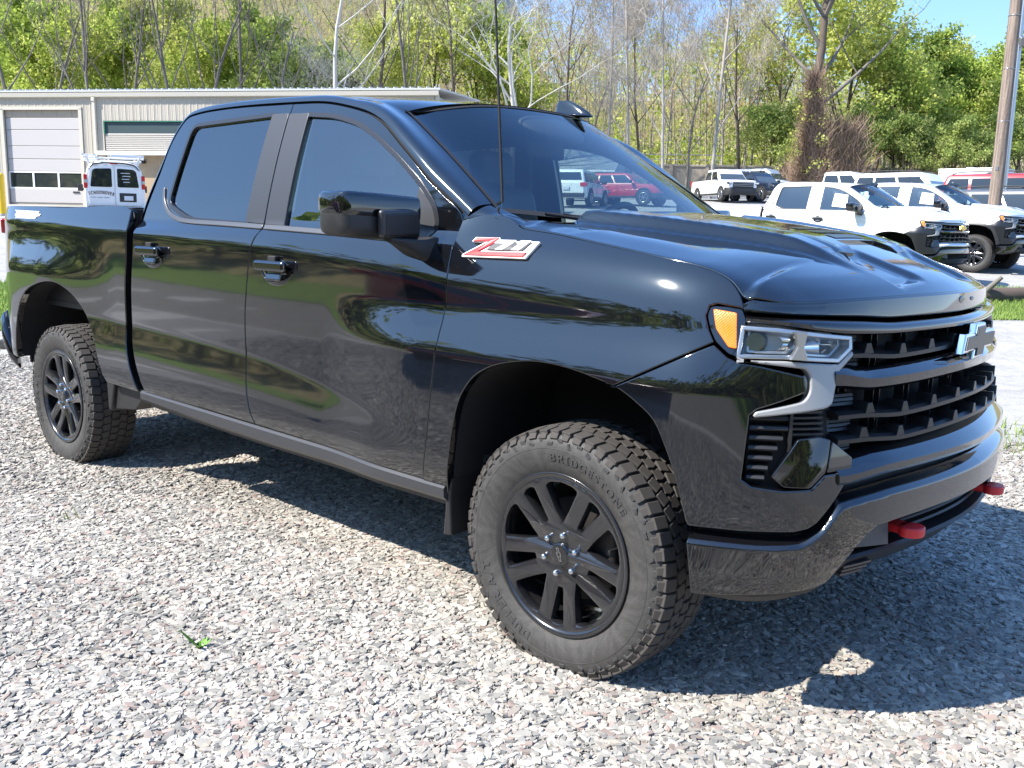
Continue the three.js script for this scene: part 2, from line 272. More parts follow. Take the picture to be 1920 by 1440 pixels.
const sheet = (poly, dy, du) => panel((x, z) => [x, groundY(x, z) + dy, z], poly, { du, dv: du, edge: false, flip: true });
function noiseMap(size, f, seedZ) {                                   // tiling colour map made of several scales of noise
  const d = new Uint8Array(size * size * 4); for (let j = 0; j < size; j++) for (let i = 0; i < size; i++) { const c = f(i / size, j / size, i, j); d.set([clamp(c[0], 0, 1) * 255, clamp(c[1], 0, 1) * 255, clamp(c[2], 0, 1) * 255, 255], (j * size + i) * 4); }
  const t = new THREE.DataTexture(d, size, size); t.wrapS = t.wrapT = THREE.RepeatWrapping; t.magFilter = THREE.LinearFilter; t.minFilter = THREE.LinearMipmapLinearFilter; t.generateMipmaps = true; t.colorSpace = THREE.SRGBColorSpace; t.needsUpdate = true; return t;
}
const tileN = (u, v, f, s) => { const a = u * Math.PI * 2, b = v * Math.PI * 2; return noise(Math.cos(a) * f + s, Math.sin(a) * f + Math.cos(b) * f * 1.1, Math.sin(b) * f * 1.1 + s * 2); };
const asphaltT = noiseMap(512, (u, v) => { const g = .60 + .05 * tileN(u, v, 2, 1) + .05 * tileN(u, v, 9, 4) + (rnd() - .5) * .10; return [g, g * .985, g * .955]; });
const gravelT = noiseMap(1024, (u, v) => { const g = .52 + .06 * tileN(u, v, 3, 2) + (rnd() - .5) * .30, w = .03 * tileN(u, v, 6, 8); return [g + w, g * .985, g * .96 - w]; });
const turfT = noiseMap(512, (u, v) => { const n = tileN(u, v, 4, 5), m = tileN(u, v, 14, 6), g = .44 + .10 * n + .10 * m + (rnd() - .5) * .16; return [g * .80 + .05 * m, g, g * .42]; });
const floorT = noiseMap(512, (u, v) => { const n = tileN(u, v, 4, 15), m = tileN(u, v, 12, 16), g = .46 + .08 * n + .08 * m + (rnd() - .5) * .14; return [g * (1.08 + .1 * m), g, g * .66]; });
const scaled = (t, r) => { const c = t.clone(); c.repeat.set(r, r); c.needsUpdate = true; return c; };
const gMat = (t, r, rough = .95, bump = 0) => { const m = mat([1, 1, 1], rough); m.map = scaled(t, r); if (bump) { m.bumpMap = scaled(t, r); m.bumpScale = bump; } m.specularIntensity = .3; return m; };
tag(mesh('asphalt_lot', sheet([[-260, -260], [190, -260], [190, 190], [-260, 190]], 0, 2), gMat(asphaltT, .22)), null, null, null, 'structure');
const gEdge = [[16, -11.8], [6, -6.9], [3, -5.5], [.4, -3.95], [-2, -2.9], [-5, -1.5], [-7.6, -.15], [-11, 1.4], [-15, 3.4], [-18.5, 5.4]];
const gravelPoly = [...spline(gEdge, 5).map(([x, z]) => [x + noise(x * 1.3, z * 1.3) * .22, z + noise(x * 1.1, z * 1.7, 5) * .28]), [-6, 5.6], [4, 5.3], [16, 5.5]];
tag(mesh('gravel_lot', sheet(gravelPoly, .008, .4), gMat(gravelT, .9, .95, .012)), null, null, null, 'structure');
const turf = gMat(turfT, .35);
const L2 = (l, d) => lotXZ(l, d);
tag(mesh('grass_verge', sheet([L2(-60, 10.6), L2(-5.2, 10.2), L2(2, 11.8), L2(6.6, 12.7), L2(30, 13.6), L2(60, 14), L2(60, 16.5), L2(14, 16.4), L2(2, 15.6), L2(-7.5, 14.2), L2(-60, 14.4)], .016, 1), turf), null, null, null, 'structure');
tag(mesh('asphalt_road', sheet([[-80, 5.65], [80, 5.65], [80, 8.25], [-80, 8.25]], .008, 1.5), (m => { m.color.setRGB(.50, .49, .47); return m; })(gMat(asphaltT, .3))), null, null, null, 'structure');
tag(mesh('roadside_lawn', sheet([[-80, 8.3], [80, 8.3], [80, 10.8], [-80, 10.8]], .016, 1.5), turf), null, null, null, 'structure');
tag(mesh('forest_floor', sheet([L2(-190, 84), L2(190, 84), L2(190, 290), L2(-190, 290)], .02, 4), gMat(floorT, .12)), null, null, null, 'structure');
tag(mesh('road_bank', sheet([[-120, 10.8], [120, 10.8], [120, 110], [-120, 110]], .02, 3), gMat(floorT, .12)), null, null, null, 'structure');

// loose slate chips
{ const chips = [];
  for (let k = 0; k < 7; k++) { const n = 5 + (k % 3), P = [], I = [], a0 = rnd() * 6; const ring = (sc, y, dx) => { for (let i = 0; i < n; i++) { const a = a0 + i / n * Math.PI * 2 + Math.sin(i * 7.3 + k) * .22, r = sc * (.75 + .35 * Math.abs(Math.sin(i * 3.1 + k * 1.7))); P.push(r * Math.cos(a) + dx, y + Math.sin(i * 2.7 + k) * .05, r * Math.sin(a) * (.55 + .12 * (k % 4))); } };
    ring(.5, -.14, 0); ring(.47, .10, .02); const c = P.length / 3; P.push(.03, .13, .0);
    for (let i = 0; i < n; i++) { const j = (i + 1) % n; I.push(i, n + i, j, j, n + i, n + j, n + i, c, n + j); }
    const g = geoFrom(P, null, I).toNonIndexed(); g.computeVertexNormals(); chips.push(g); }
  const cols = [[.36, .365, .36], [.43, .43, .42], [.30, .31, .31], [.50, .50, .485], [.22, .23, .235], [.40, .375, .365], [.37, .375, .37], [.44, .42, .385], [.36, .375, .37], [.34, .35, .35], [.33, .28, .27], [.52, .515, .50], [.47, .47, .46], [.42, .42, .41], [.38, .385, .385], [.41, .40, .385]];
  const inside = (x, z) => { let c = false; for (let i = 0, j = gravelPoly.length - 1; i < gravelPoly.length; j = i++) { const a = gravelPoly[i], b = gravelPoly[j]; if ((a[1] > z) !== (b[1] > z) && x < (b[0] - a[0]) * (z - a[1]) / (b[1] - a[1]) + a[0]) c = !c; } return c; };
  const lists = chips.map(() => []);
  const put = (x, z, s, lift) => { lists[Math.floor(rnd() * 7)].push([x, z, s, lift]); };
  const fill = (x0, x1, z0, z1, dens, smin, smax, test) => { const n = Math.round((x1 - x0) * (z1 - z0) * dens); for (let i = 0; i < n; i++) { const x = rr_(x0, x1), z = rr_(z0, z1); if (!test(x, z) || !inside(x, z)) continue; const q = rnd(); put(x, z, smin + (smax - smin) * Math.pow(q, 3.4), rnd()); } };
  const view = (x, z, m) => { const d = lotD(x, z), l = Math.abs(lotL(x, z)); return d > 1.2 && l < d * .58 + m; };
  fill(-4.8, 2.2, -2.2, 3.2, 23000, .006, .036, (x, z) => { const d = lotD(x, z); return d < 4.6 && view(x, z, .5); });
  fill(-9, 2.5, -4.5, 5, 9500, .009, .036, (x, z) => { const d = lotD(x, z); return d >= 4.6 && d < 9.6 && view(x, z, .6); });
  fill(-8, 5, -.5, 5.4, 1300, .02, .05, (x, z) => !(lotD(x, z) > 1.2 && Math.abs(lotL(x, z)) < lotD(x, z) * .58 + .5) && x > -8);
  const mm = mat([1, 1, 1], .85); mm.specularIntensity = .3;
  const hold = new THREE.Group(); hold.name = 'loose_gravel'; scene.add(hold); tag(hold, null, null, null, 'stuff');
  const Mx = new THREE.Matrix4(), Q = new THREE.Quaternion(), E = new THREE.Euler(), C = new THREE.Color();
  lists.forEach((L, k) => { const im = new THREE.InstancedMesh(chips[k], mm, L.length); im.name = 'chips'; im.userData.kind = 'stuff';
    L.forEach(([x, z, s, lift], i) => { E.set((rnd() - .5) * .5, rnd() * 6.28, (rnd() - .5) * .5); Q.setFromEuler(E); const t = .30 + .35 * rnd(); Mx.compose(new THREE.Vector3(x, groundY(x, z) + .010 + s * .10 + lift * .008, z), Q, new THREE.Vector3(s * 1.5, s * t * 1.5, s)); im.setMatrixAt(i, Mx);
      const c = pick(cols), b = (.64 + .48 * rnd()) * .88 * (1 + .16 * noise(x * .8, z * .8, 9) + .10 * noise(x * 2.6, z * 2.6, 4)); C.setRGB(c[0] * b * 1.08, c[1] * b * 1.01, c[2] * b * .91); im.setColorAt(i, C); });
    hold.add(im); });
}
// ---------- trees ----------
function branchTree(h, o = {}) {                                      // trunk and limbs as one tapered set of rods; returns geometry and twig tips
  const { r = h * .012, levels = 4, split = 4, spread = .7, up = .35, wob = .12, first = .3, lens = .62, lean = 0, seg = 5, twist = 0 } = o;
  const trunk = [], limbs = [], tips = [];
  const grow = (p, d, len, rad, lv) => {
    const n = lv === 0 ? 9 : 4; let q = p, dir = d, list = [];
    for (let i = 0; i < n; i++) { const r1 = rad * (1 - i / n * .62), r2 = rad * (1 - (i + 1) / n * .62); dir = V.norm([dir[0] + (rnd() - .5) * wob * (lv + 1), dir[1] + (lv ? up * .22 : 0), dir[2] + (rnd() - .5) * wob * (lv + 1)]); const e = V.add(q, V.mul(dir, len / n));
      (lv === 0 ? trunk : limbs).push(rod(q, e, r1, r2, lv < 2 ? seg + 1 : lv < 3 ? 4 : 3, false)); q = e; list.push([q, dir, r2, (i + 1) / n]); }
    if (lv >= levels - 1) { tips.push(q, V.mul(V.add(p, q), .5)); return; }
    const kids = lv === 0 ? split * 3 : split;
    for (let k = 0; k < kids; k++) { const f = lv === 0 ? lerp(first, 1, (k + rnd() * .7) / kids) : lerp(.3, 1, (k + rnd()) / kids), it = list[Math.min(n - 1, Math.floor(f * n))], a = rnd() * 6.283 , s = spread * (.7 + .6 * rnd());
      const side = [Math.cos(a), 0, Math.sin(a)], nd = V.norm(V.add(V.mul(it[1], 1 - s * .55), V.add(V.mul(side, s), [0, up * .5, 0])));
      grow(it[0], nd, len * lens * (lv === 0 ? lerp(1, .42, Math.max(0, f - first) / (1 - first)) * .72 : .75 + .3 * rnd()), Math.max(.010, it[2] * (lv === 0 ? .5 : .55)), lv + 1); }
    tips.push(q);
  };
  grow([0, -.3, 0], V.norm([lean, 1, lean * .4]), h, r, 0);
  return { trunk: merge(trunk), limbs: limbs.length ? merge(limbs) : null, tips };
}
const leafGeo = (() => { const P = [0, -.5, 0, .32, 0, .07, 0, .5, 0, -.32, 0, .07], I = [0, 1, 2, 0, 2, 3]; const g = geoFrom(P, null, I); g.computeVertexNormals(); return g; })();
const leafMat = () => { const m = mat([1, 1, 1], .9, 0, { transmission: .5, thickness: 0 }); m.specularIntensity = .2; return m; };
const LEAF = leafMat();
function leafCloud(points, per, rad, size, cols, name, parent, flat = .8) {
  const n = points.length * per, im = new THREE.InstancedMesh(leafGeo, LEAF, n), Mx = new THREE.Matrix4(), Q = new THREE.Quaternion(), E = new THREE.Euler(), C = new THREE.Color(); let i = 0;
  for (const p of points) { const base = pick(cols), b0 = .75 + .5 * rnd(); for (let k = 0; k < per; k++) { const g = () => (rnd() + rnd() + rnd() - 1.5) / 1.5 * rad; E.set(rnd() * 6.28, rnd() * 6.28, rnd() * 6.28); Q.setFromEuler(E); const s = size * (.6 + .8 * rnd());
    Mx.compose(new THREE.Vector3(p[0] + g(), p[1] + g() * flat, p[2] + g()), Q, new THREE.Vector3(s, s, s)); im.setMatrixAt(i, Mx); const b = b0 * (.8 + .4 * rnd()); C.setRGB(base[0] * b, base[1] * b, base[2] * b); im.setColorAt(i++, C); } }
  im.name = name; im.userData.kind = 'stuff'; parent.add(im); return im;
}
const BARK = { grey: mat([.16, .145, .125], .95), white: mat([.52, .50, .45], .9), brown: mat([.11, .085, .065], .95), pale: mat([.34, .31, .27], .9) };
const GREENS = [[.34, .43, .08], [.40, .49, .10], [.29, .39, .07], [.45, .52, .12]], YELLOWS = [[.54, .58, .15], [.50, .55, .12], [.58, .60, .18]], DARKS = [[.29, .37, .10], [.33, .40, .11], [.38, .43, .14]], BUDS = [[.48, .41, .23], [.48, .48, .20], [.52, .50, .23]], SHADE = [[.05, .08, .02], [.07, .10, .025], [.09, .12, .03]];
function makeTree(name, h, o) {                                       // prototype: a group with trunk, limbs and (if it is in leaf) crown
  const g = new THREE.Group(); g.name = name; const b = branchTree(h, o); const tr = mesh('trunk', b.trunk, o.bark, g); if (b.limbs) mesh('limbs', b.limbs, o.limbBark || o.bark, tr);
  if (o.twigs) { const L = []; for (const p of b.tips) for (let k = 0; k < o.twigs; k++) L.push([V.add(p, [rr_(-.5, .5), rr_(-.5, .4), rr_(-.5, .5)])]); twigCloud(L, o.twigLen || 1.1, .024, o.twigCol || [[.36, .30, .22], [.30, .25, .18]], g); }
  if (o.leaf) { let pts = b.tips; if (o.maxPts && pts.length > o.maxPts) pts = pts.filter(() => rnd() < o.maxPts / pts.length); leafCloud(pts, o.per || 14, o.rad || 1.1, o.size || .32, o.leaf, 'crown', g); }
  return g;
}
const usedProto = new Set();
function plantTree(proto, px, d, s, turn, label, category, group) {
  const t = usedProto.has(proto) ? proto.clone() : (usedProto.add(proto), proto); t.name = numbered(proto.name.replace(/_\d+$/, '')); const p = spot(px, d); t.position.set(...p); t.scale.setScalar(s); t.rotation.y = turn; scene.add(t); return tag(t, label, category, group);
}
seed = 11;
const tBareA = makeTree('bare_tree', 14, { bark: BARK.grey, levels: 5, split: 3, spread: .50, up: .75, first: .16, wob: .17, r: .17, lens: .80, twigs: 5 });
seed = 23; const tBareB = makeTree('bare_tree', 12, { bark: BARK.grey, levels: 5, split: 3, spread: .62, up: .65, first: .10, wob: .22, r: .16, lens: .88, twigs: 5 });
seed = 31; const tBareC = makeTree('budding_tree', 16, { bark: BARK.brown, levels: 5, split: 3, spread: .6, up: .5, first: .3, wob: .12, r: .17, leaf: BUDS, per: 4, rad: .9, size: .18, twigs: 4 });
seed = 41; const tSyc = makeTree('sycamore_tree', 15, { bark: BARK.white, limbBark: BARK.white, levels: 5, split: 3, spread: .85, up: .5, first: .22, wob: .26, r: .18, lens: .70, twigs: 3, twigCol: [[.45, .43, .38]] });
seed = 47; const tSyc2 = makeTree('sycamore_tree', 11, { bark: BARK.white, limbBark: BARK.white, levels: 5, split: 3, spread: .9, up: .55, first: .10, wob: .30, r: .24, lens: .92, lean: .12, twigs: 3, twigCol: [[.45, .43, .38]] });
seed = 53; const tPole = makeTree('slender_tree', 19, { bark: BARK.pale, limbBark: BARK.pale, levels: 5, split: 3, spread: .9, up: .40, first: .16, wob: .07, r: .13, lens: .34, twigs: 4, twigCol: [[.38, .34, .29]] });
seed = 61; const tGreenA = makeTree('leafy_tree', 13, { bark: BARK.brown, levels: 4, split: 4, spread: .75, up: .4, first: .18, r: .2, leaf: GREENS, per: 22, rad: 1.2, size: .36, lens: .6 });
seed = 67; const tGreenB = makeTree('leafy_tree', 12, { bark: BARK.brown, levels: 4, split: 4, spread: .85, up: .35, first: .12, r: .2, leaf: [...GREENS, ...YELLOWS], per: 22, rad: 1.3, size: .34, lens: .66 });
seed = 71; const tYel = makeTree('leafy_tree', 13, { bark: BARK.brown, levels: 4, split: 4, spread: .7, up: .45, first: .2, r: .18, leaf: YELLOWS, per: 14, rad: 1.2, size: .30, lens: .6 });
seed = 79; const tDark = makeTree('leafy_tree', 9, { bark: BARK.brown, levels: 4, split: 4, spread: .9, up: .3, first: .08, r: .16, leaf: DARKS, per: 26, rad: 1.2, size: .34, lens: .75 });
function twigCloud(list, len, wid, cols, parent) {                      // fine twigs as thin three-sided needles
  const g = geoFrom([-.5, 0, -.3, .5, 0, -.3, 0, 0, .5, .12, 1, .2], null, [0, 1, 3, 1, 2, 3, 2, 0, 3]), im = new THREE.InstancedMesh(g, mat([1, 1, 1], .95), list.length), Mx = new THREE.Matrix4(), Q = new THREE.Quaternion(), E = new THREE.Euler(), C = new THREE.Color();
  list.forEach(([p], i) => { E.set((rnd() - .5) * 2.1, rnd() * 6.28, (rnd() - .5) * 2.1); Q.setFromEuler(E); const l = len * rr_(.4, 1.3), w = wid * rr_(.6, 1.2); Mx.compose(new THREE.Vector3(...p), Q, new THREE.Vector3(w, l, w)); im.setMatrixAt(i, Mx); const c = pick(cols), b = rr_(.8, 1.2); C.setRGB(c[0] * b, c[1] * b, c[2] * b); im.setColorAt(i, C); });
  im.name = 'twigs'; im.userData.kind = 'stuff'; parent.add(im); return im;
}
// the far wood on the hill: trunks and leaves nobody could count
{ seed = 101; const hold = new THREE.Group(); hold.name = 'hillside_wood'; scene.add(hold); tag(hold, null, null, null, 'stuff'); const rods = [], twigs = [], pts = [[], [], []];
  const haze = [];
  for (let i = 0; i < 1450; i++) { const px = rr_(-350, 2250), d = 88 + (px < 980 ? 150 : 125) * Math.pow(rnd(), .95), p = spot(px, d), mid = px > 960 && px < 1450, hh = mid ? rr_(13, 19) : px >= 1450 ? rr_(9, 15) : rr_(8, 15), r = rr_(.06, .14), tx = rr_(-1.2, 1.2);
    rods.push(rod(V.add(p, [0, -.5, 0]), V.add(p, [tx, hh, rr_(-.8, .8)]), r, r * .2, 4, false));
    for (let k = 0; k < 9; k++) { const t = rr_(.25, .98), a = rnd() * 6.28, b = V.add(p, [tx * t, hh * t, 0]), l = rr_(1.4, 4.2) * (1.2 - t * .7), e = V.add(b, [Math.cos(a) * l * .7, l * .8, Math.sin(a) * l * .7]); twigs.push(rod(b, e, r * .32, .010, 3, false)); for (let m = 0; m < (mid ? 13 : px < 960 ? 10 : 6); m++) { const q = rr_(.1, 1.05); haze.push([V.add(b, V.mul(V.sub(e, b), q)), a]); } }
    const kind = mid ? (rnd() < .42 ? 0 : 1) : rnd() < (px < 960 ? .48 : .25) ? 0 : rnd() < .72 ? 1 : 2, nn = kind === 0 ? 7 : mid ? 9 : px < 960 ? 9 : 12; for (let k = 0; k < nn; k++) pts[kind].push(V.add(p, [rr_(-2.2, 2.2), hh * Math.pow(rnd(), mid ? .6 : .8), rr_(-2.2, 2.2)])); if (mid) for (let k = 0; k < 4; k++) pts[1].push(V.add(p, [rr_(-2.5, 2.5), rr_(0, 4.5), rr_(-2.5, 2.5)])); }
  const wm = mesh('trunks', [...rods, ...twigs], BARK.pale, hold); wm.userData.kind = 'stuff';
  twigCloud(haze, 1.5, .028, [[.50, .38, .22], [.42, .31, .17], [.56, .44, .27]], hold);
  leafCloud(pts[0], 9, 1.2, .30, BUDS, 'buds', hold); leafCloud(pts[1], 14, 1.3, .37, [...GREENS, ...YELLOWS], 'leaves', hold); leafCloud(pts[2], 13, 1.3, .37, [...DARKS, ...GREENS], 'leaves', hold); }
// wood on the bank across the road, behind the lot
{ seed = 131; const hold = new THREE.Group(); hold.name = 'roadside_wood'; scene.add(hold); tag(hold, null, null, null, 'stuff'); const rods = [], pts = [];
  for (let i = 0; i < 620; i++) { const x = rr_(-110, 110), z = 12.6 + 50 * Math.pow(rnd(), 1.5), y = groundY(x, z), hh = z < 18 ? rr_(2, 4.5) : rr_(5, 9); rods.push(rod([x, y - .4, z], [x + rr_(-.5, .5), y + hh, z], .14, .04, 4, false)); for (let k = 0; k < 10; k++) pts.push([x + rr_(-2, 2), y + hh * rr_(.1, 1.02), z + rr_(-2, 2)]); }
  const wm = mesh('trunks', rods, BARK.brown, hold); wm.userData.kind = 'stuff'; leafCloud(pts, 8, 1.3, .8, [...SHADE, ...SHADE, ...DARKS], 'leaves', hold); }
// ---------- other vehicles ----------
const CM = { white: mat([.78, .78, .77], .25, 0, { clearcoat: .8 }), silver: mat([.42, .43, .44], .28, .5, { clearcoat: .8 }), grey: mat([.14, .145, .15], .28, .4, { clearcoat: .8 }), red: mat([.42, .02, .02], .25, 0, { clearcoat: .9 }), navy: mat([.012, .018, .035], .25, .2, { clearcoat: .9 }),
  maroon: mat([.30, .018, .018], .25, 0, { clearcoat: 1 }), glass: mat([.016, .019, .022], .03, 0, { clearcoat: 1 }), screen: mat([.06, .075, .08], .03, 0, { clearcoat: 1 }), trim: mat([.02, .02, .021], .55), tyre: mat([.03, .03, .03], .8), rimDark: mat([.03, .03, .032], .4, .4), rimSilver: mat([.45, .46, .47], .3, .9), lamp: mat([.7, .72, .74], .12, .6), tail: mat([.5, .02, .02], .2), gold: mat([.75, .50, .10], .3, .8), plate: mat([.6, .62, .66], .5), paper: mat([.82, .82, .80], .8), well: mat([.008, .008, .008], .9) };
const rrect = (x0, x1, hw, r, n = 4) => roundPoly([[x0, -hw, r], [x1, -hw, r], [x1, hw, r], [x0, hw, r]], r, n);
function makeCar(name, label, category, p, turn, o = {}, group) {
  const pick_ = o.kind === 'pickup', van = o.kind === 'van', L = o.L || (pick_ ? 5.4 : 4.75), W = (o.W || 1.92) / 2, H = o.H || (pick_ ? 1.82 : 1.74), h = L / 2, col = o.paint, trimC = o.lower || CM.trim;
  const ax = [h - (o.front || .93), -h + (o.rear || (pick_ ? 1.2 : .98))], R = o.R || .39, belt = o.belt || (pick_ ? 1.17 : 1.10);
  const t = thing(name, label, category, p, turn, group);
  const hoodBase = o.hoodBase ?? h - 1.45, topY = x => { const hoodF = o.hoodF || belt - .10; return x > hoodBase ? lerp(belt + .01, hoodF, Math.pow((x - hoodBase) / (h - hoodBase), 1.6)) : pick_ && x < (o.cabBack ?? -.80) ? belt + .05 : belt; };
  const rows = []; const xs = [-h, -h + .02, -h + .07, -h + .16, -h + .4, ...(pick_ ? [(o.cabBack ?? -.8) - .03, (o.cabBack ?? -.8) + .03] : []), 0, hoodBase, hoodBase + .3, h - .75, h - .30, h - .24, h - .18, h - .12, h - .06, h - .025, h - .008, h].filter((x, i, a) => !i || x > a[i - 1]);
  const yb = o.yb || .36;
  for (const x of xs) { const e = Math.min(1, Math.max(0, (h - Math.abs(x)) / (x > 0 ? .45 : .25))), w = x > 0 && h - x < .30 ? W * (1 - .24 * (1 - Math.pow((h - x) / .30, .4545))) : W - (x > 0 ? 0 : .10) * Math.pow(1 - e, 2), top = topY(x) - .10 * Math.pow(Math.max(0, 1 - (h - Math.abs(x)) / .12), 2) * (x > 0 ? 1.4 : .6), lo = yb + .12 * Math.pow(1 - e, 2), c = [[w - .06, lo], [w - .01, lo + .10], [w, lerp(lo, top, .45)], [w - .02, top - .16], [w - .055, top - .05], [w - .13, top - .004], [w * .4, top + .02]];
    rows.push([...c.map(q => [x, q[1], q[0]]), ...c.slice().reverse().map(q => [x, q[1], -q[0]])]); }
  mesh('body', loft(rows, true, true, .55), col, t);
  // greenhouse
  const cb = o.cabBack ?? (pick_ ? -.80 : -h + .10), roofB = o.roofB ?? (pick_ ? cb + .10 : -h + .38), wf = hoodBase + .12, roofF = o.roofF ?? wf - .80;
  const lv = [[0, 0], [.5, .5], [.86, .90], [.94, .97], [.98, 1.0], [1, 1.015]], y0 = belt - .03, hw = k => W - .065 - .17 * k - .03 * k * k;
  const xr = k => lerp(cb, roofB, Math.pow(k, 1.3)), xn = k => lerp(wf, roofF, k), yy = k => lerp(y0, H, k);
  const crown = []; for (const [k, g] of lv) { const ins = k > .9 ? Math.pow((k - .9) / .1, 2) * .16 : 0, pr = rrect(xr(Math.min(k, .95)) + ins, xn(Math.min(k, .95)) - ins * 1.3, hw(Math.min(k, .95)) - ins, .10 + .04 * (1 - k)); crown.push(pr.map(q => [q[0], lerp(y0, H, g) - (k > .99 ? 0 : 0) + .0, q[1]])); }
  mesh('cabin', loft(crown.map(r => r.slice().reverse()), true, true, .6), o.roofPaint || col, t);
  const sideWin = (k0, k1, ua, ub, sg) => patch((u, v) => { const k = lerp(k0, k1, v), a = xr(k) + .0, b = xn(k), x = lerp(lerp(a, b, ua), lerp(a, b, ub), u); return [x, yy(k), sg * (hw(k) + .006)]; }, 4, 4, sg < 0);
  const wins = o.wins || (pick_ ? [[.06, .45], [.50, .90]] : [[.05, .27], [.30, .58], [.61, .93]]);
  for (const sg of [1, -1]) for (const [a, b] of wins) mesh('window', sideWin(.10, .86, a, b, sg), CM.glass, t);
  const wind = (f, off, k0, k1, wdt) => patch((u, v) => { const k = lerp(k0, k1, v), z = (u * 2 - 1) * (hw(k) - wdt); return [f(k) + off, yy(k), z]; }, 4, 4, off > 0);
  mesh('windscreen', wind(xn, .008, .10, .90, .09), CM.screen, t); mesh('rear_window', wind(xr, -.008, .22, .84, .13), CM.glass, t);
  if (o.paper) mesh('price_sheet', patch((u, v) => { const k = lerp(.28, .72, v), x = lerp(lerp(xr(k), xn(k), .57), lerp(xr(k), xn(k), .69), u); return [x, yy(k), hw(k) + .012]; }, 2, 2), CM.paper, t);
  if (o.mirrorPaper) mesh('price_sheet', patch((u, v) => { const k = lerp(.15, .62, v); return [xn(k) + .016, yy(k), lerp(-.05, .24, u)]; }, 2, 2), CM.paper, t);
  if (o.rails) for (const s of [1, -1]) mesh('roof_rail', tube([[roofB + .1, H - .0, s * (hw(1) - .08)], [roofB + .25, H + .055, s * (hw(1) - .09)], [roofF - .2, H + .055, s * (hw(1) - .09)], [roofF - .05, H - .0, s * (hw(1) - .08)]], .018, 6, 16), CM.trim, t);
  // wheels, arches and sills
  for (const x of ax) for (const s of [1, -1]) {
    mesh('wheel_arch', extr(roundPoly([[x - R - .12, yb + .04], [x - R - .07, R + .22], [x - R * .55, R * 2 + .10], [x + R * .55, R * 2 + .10], [x + R + .07, R + .22], [x + R + .12, yb + .04]], .14, 4), .03, .008).translate(0, 0, s > 0 ? W - .018 : -W - .012), o.flare || trimC, t);
    mesh('wheel_well', new THREE.CircleGeometry(R + .055, 28).translate(x, R + .02, 0).rotateY(0).translate(0, 0, s > 0 ? W + .022 : 0).applyMatrix4(new THREE.Matrix4().makeTranslation(0, 0, s < 0 ? -W - .022 : 0)), CM.well, t);
    const wl = mesh('wheel', xf(new THREE.LatheGeometry([[R * .60, -.10], [R * .66, -.115], [R * .9, -.12], [R * .98, -.10], [R, -.06], [R, .06], [R * .98, .10], [R * .9, .12], [R * .66, .115], [R * .60, .10]].map(q => new THREE.Vector2(...q)), 36), [x, R, s * (W - .075)], [Math.PI / 2, 0, 0]), CM.tyre, t);
    const rimZ = s * (W + .035), sp = [new THREE.TorusGeometry(R * .60, .022, 6, 32).translate(x, R, rimZ), new THREE.CylinderGeometry(.06, .06, .03, 14).rotateX(Math.PI / 2).translate(x, R, rimZ)];
    for (let k = 0; k < 6; k++) sp.push(xf(boxG(0, R * .32, 0, .055, R * .52, .022), [x, R, rimZ], [0, 0, k * Math.PI / 3 + .3]));
    mesh('rim', sp, o.rim || CM.rimSilver, wl); mesh('rim_back', new THREE.CircleGeometry(R * .6, 24).translate(x, R, s * (W + .025)), CM.well, wl);
  }
  for (const s of [1, -1]) mesh('sill', bx((ax[0] + ax[1]) / 2, yb + .05, s * (W - .005), ax[0] - ax[1] - R * 2 - .24, .11, .04, .01), trimC, t);
  // nose
  const gY = (o.hoodF || belt - .10);
  const nose = (y0, y1, out, wf_) => loft([-1, -.97, -.9, -.75, -.5, 0, .5, .75, .9, .97, 1].map(q => { const e = clamp((1 - Math.abs(q)) / .24, 0, 1), x = h + out - .30 * Math.pow(1 - e, 2.2), z = q * (W + .005 - (wf_ || 0)); return [[x - .2, y0, z], [x - .02, y0, z], [x, y0 + .03, z], [x, y1 - .03, z], [x - .02, y1, z], [x - .2, y1, z]]; }).map(r => r.slice().reverse()), true, true, .7);
  mesh('front_bumper', nose(yb - .03, pick_ ? gY - .43 : yb + .26, .045), o.bumper || trimC, t);
  const gr = mesh('grille', nose(pick_ ? gY - .44 : gY - .34, gY - .10, .045, pick_ ? .20 : .16), CM.trim, t);
  for (let k = 0; k < 3; k++) mesh('grille_bar', bx(h + .052, gY - .34 + k * .09, 0, .02, .02, W * 1.2, .006), o.bar || CM.rimDark, gr);
  for (const s of [1, -1]) { mesh('headlight', xf(rbox(.20, .10, .40, .03, 2), [h - .055, gY - .17, s * (W - .19)], [0, s * .50, 0]), CM.lamp, t); mesh('lamp_bezel', xf(rbox(.18, .15, .44, .03, 2), [h - .065, gY - .175, s * (W - .19)], [0, s * .50, 0]), CM.trim, t); }
  if (o.badge) mesh('emblem', xf(extr([[-.165, .03], [-.054, .03], [-.046, .058], [.062, .058], [.054, .03], [.185, .03], [.165, -.03], [.054, -.03], [.046, -.058], [-.062, -.058], [-.054, -.03], [-.185, -.03]], .02, .004), [h + .062, gY - .26, 0], [0, Math.PI / 2, 0]), CM.gold, t);
  // tail
  for (const s of [1, -1]) mesh('tail_light', bx(-h + .02, belt - .10, s * (W - .10), .10, pick_ ? .34 : .18, pick_ ? .14 : .34, .02), CM.tail, t);
  mesh('rear_bumper', bx(-h + .0, yb + .14, 0, .14, .20, W * 1.9, .04), o.rearBumper || trimC, t); mesh('number_plate', bx(-h - .03, o.plateY || belt - .28, 0, .02, .16, .32, .004), CM.plate, t);
  for (const s of [1, -1]) mesh('wing_mirror', [xf(rbox(.13, .17, .24, .04, 2), [wf - .32, belt + .10, s * (W + .13)]), bx(wf - .30, belt + .03, s * (W + .01), .07, .05, .12, .01)], o.mirror || CM.trim, t);
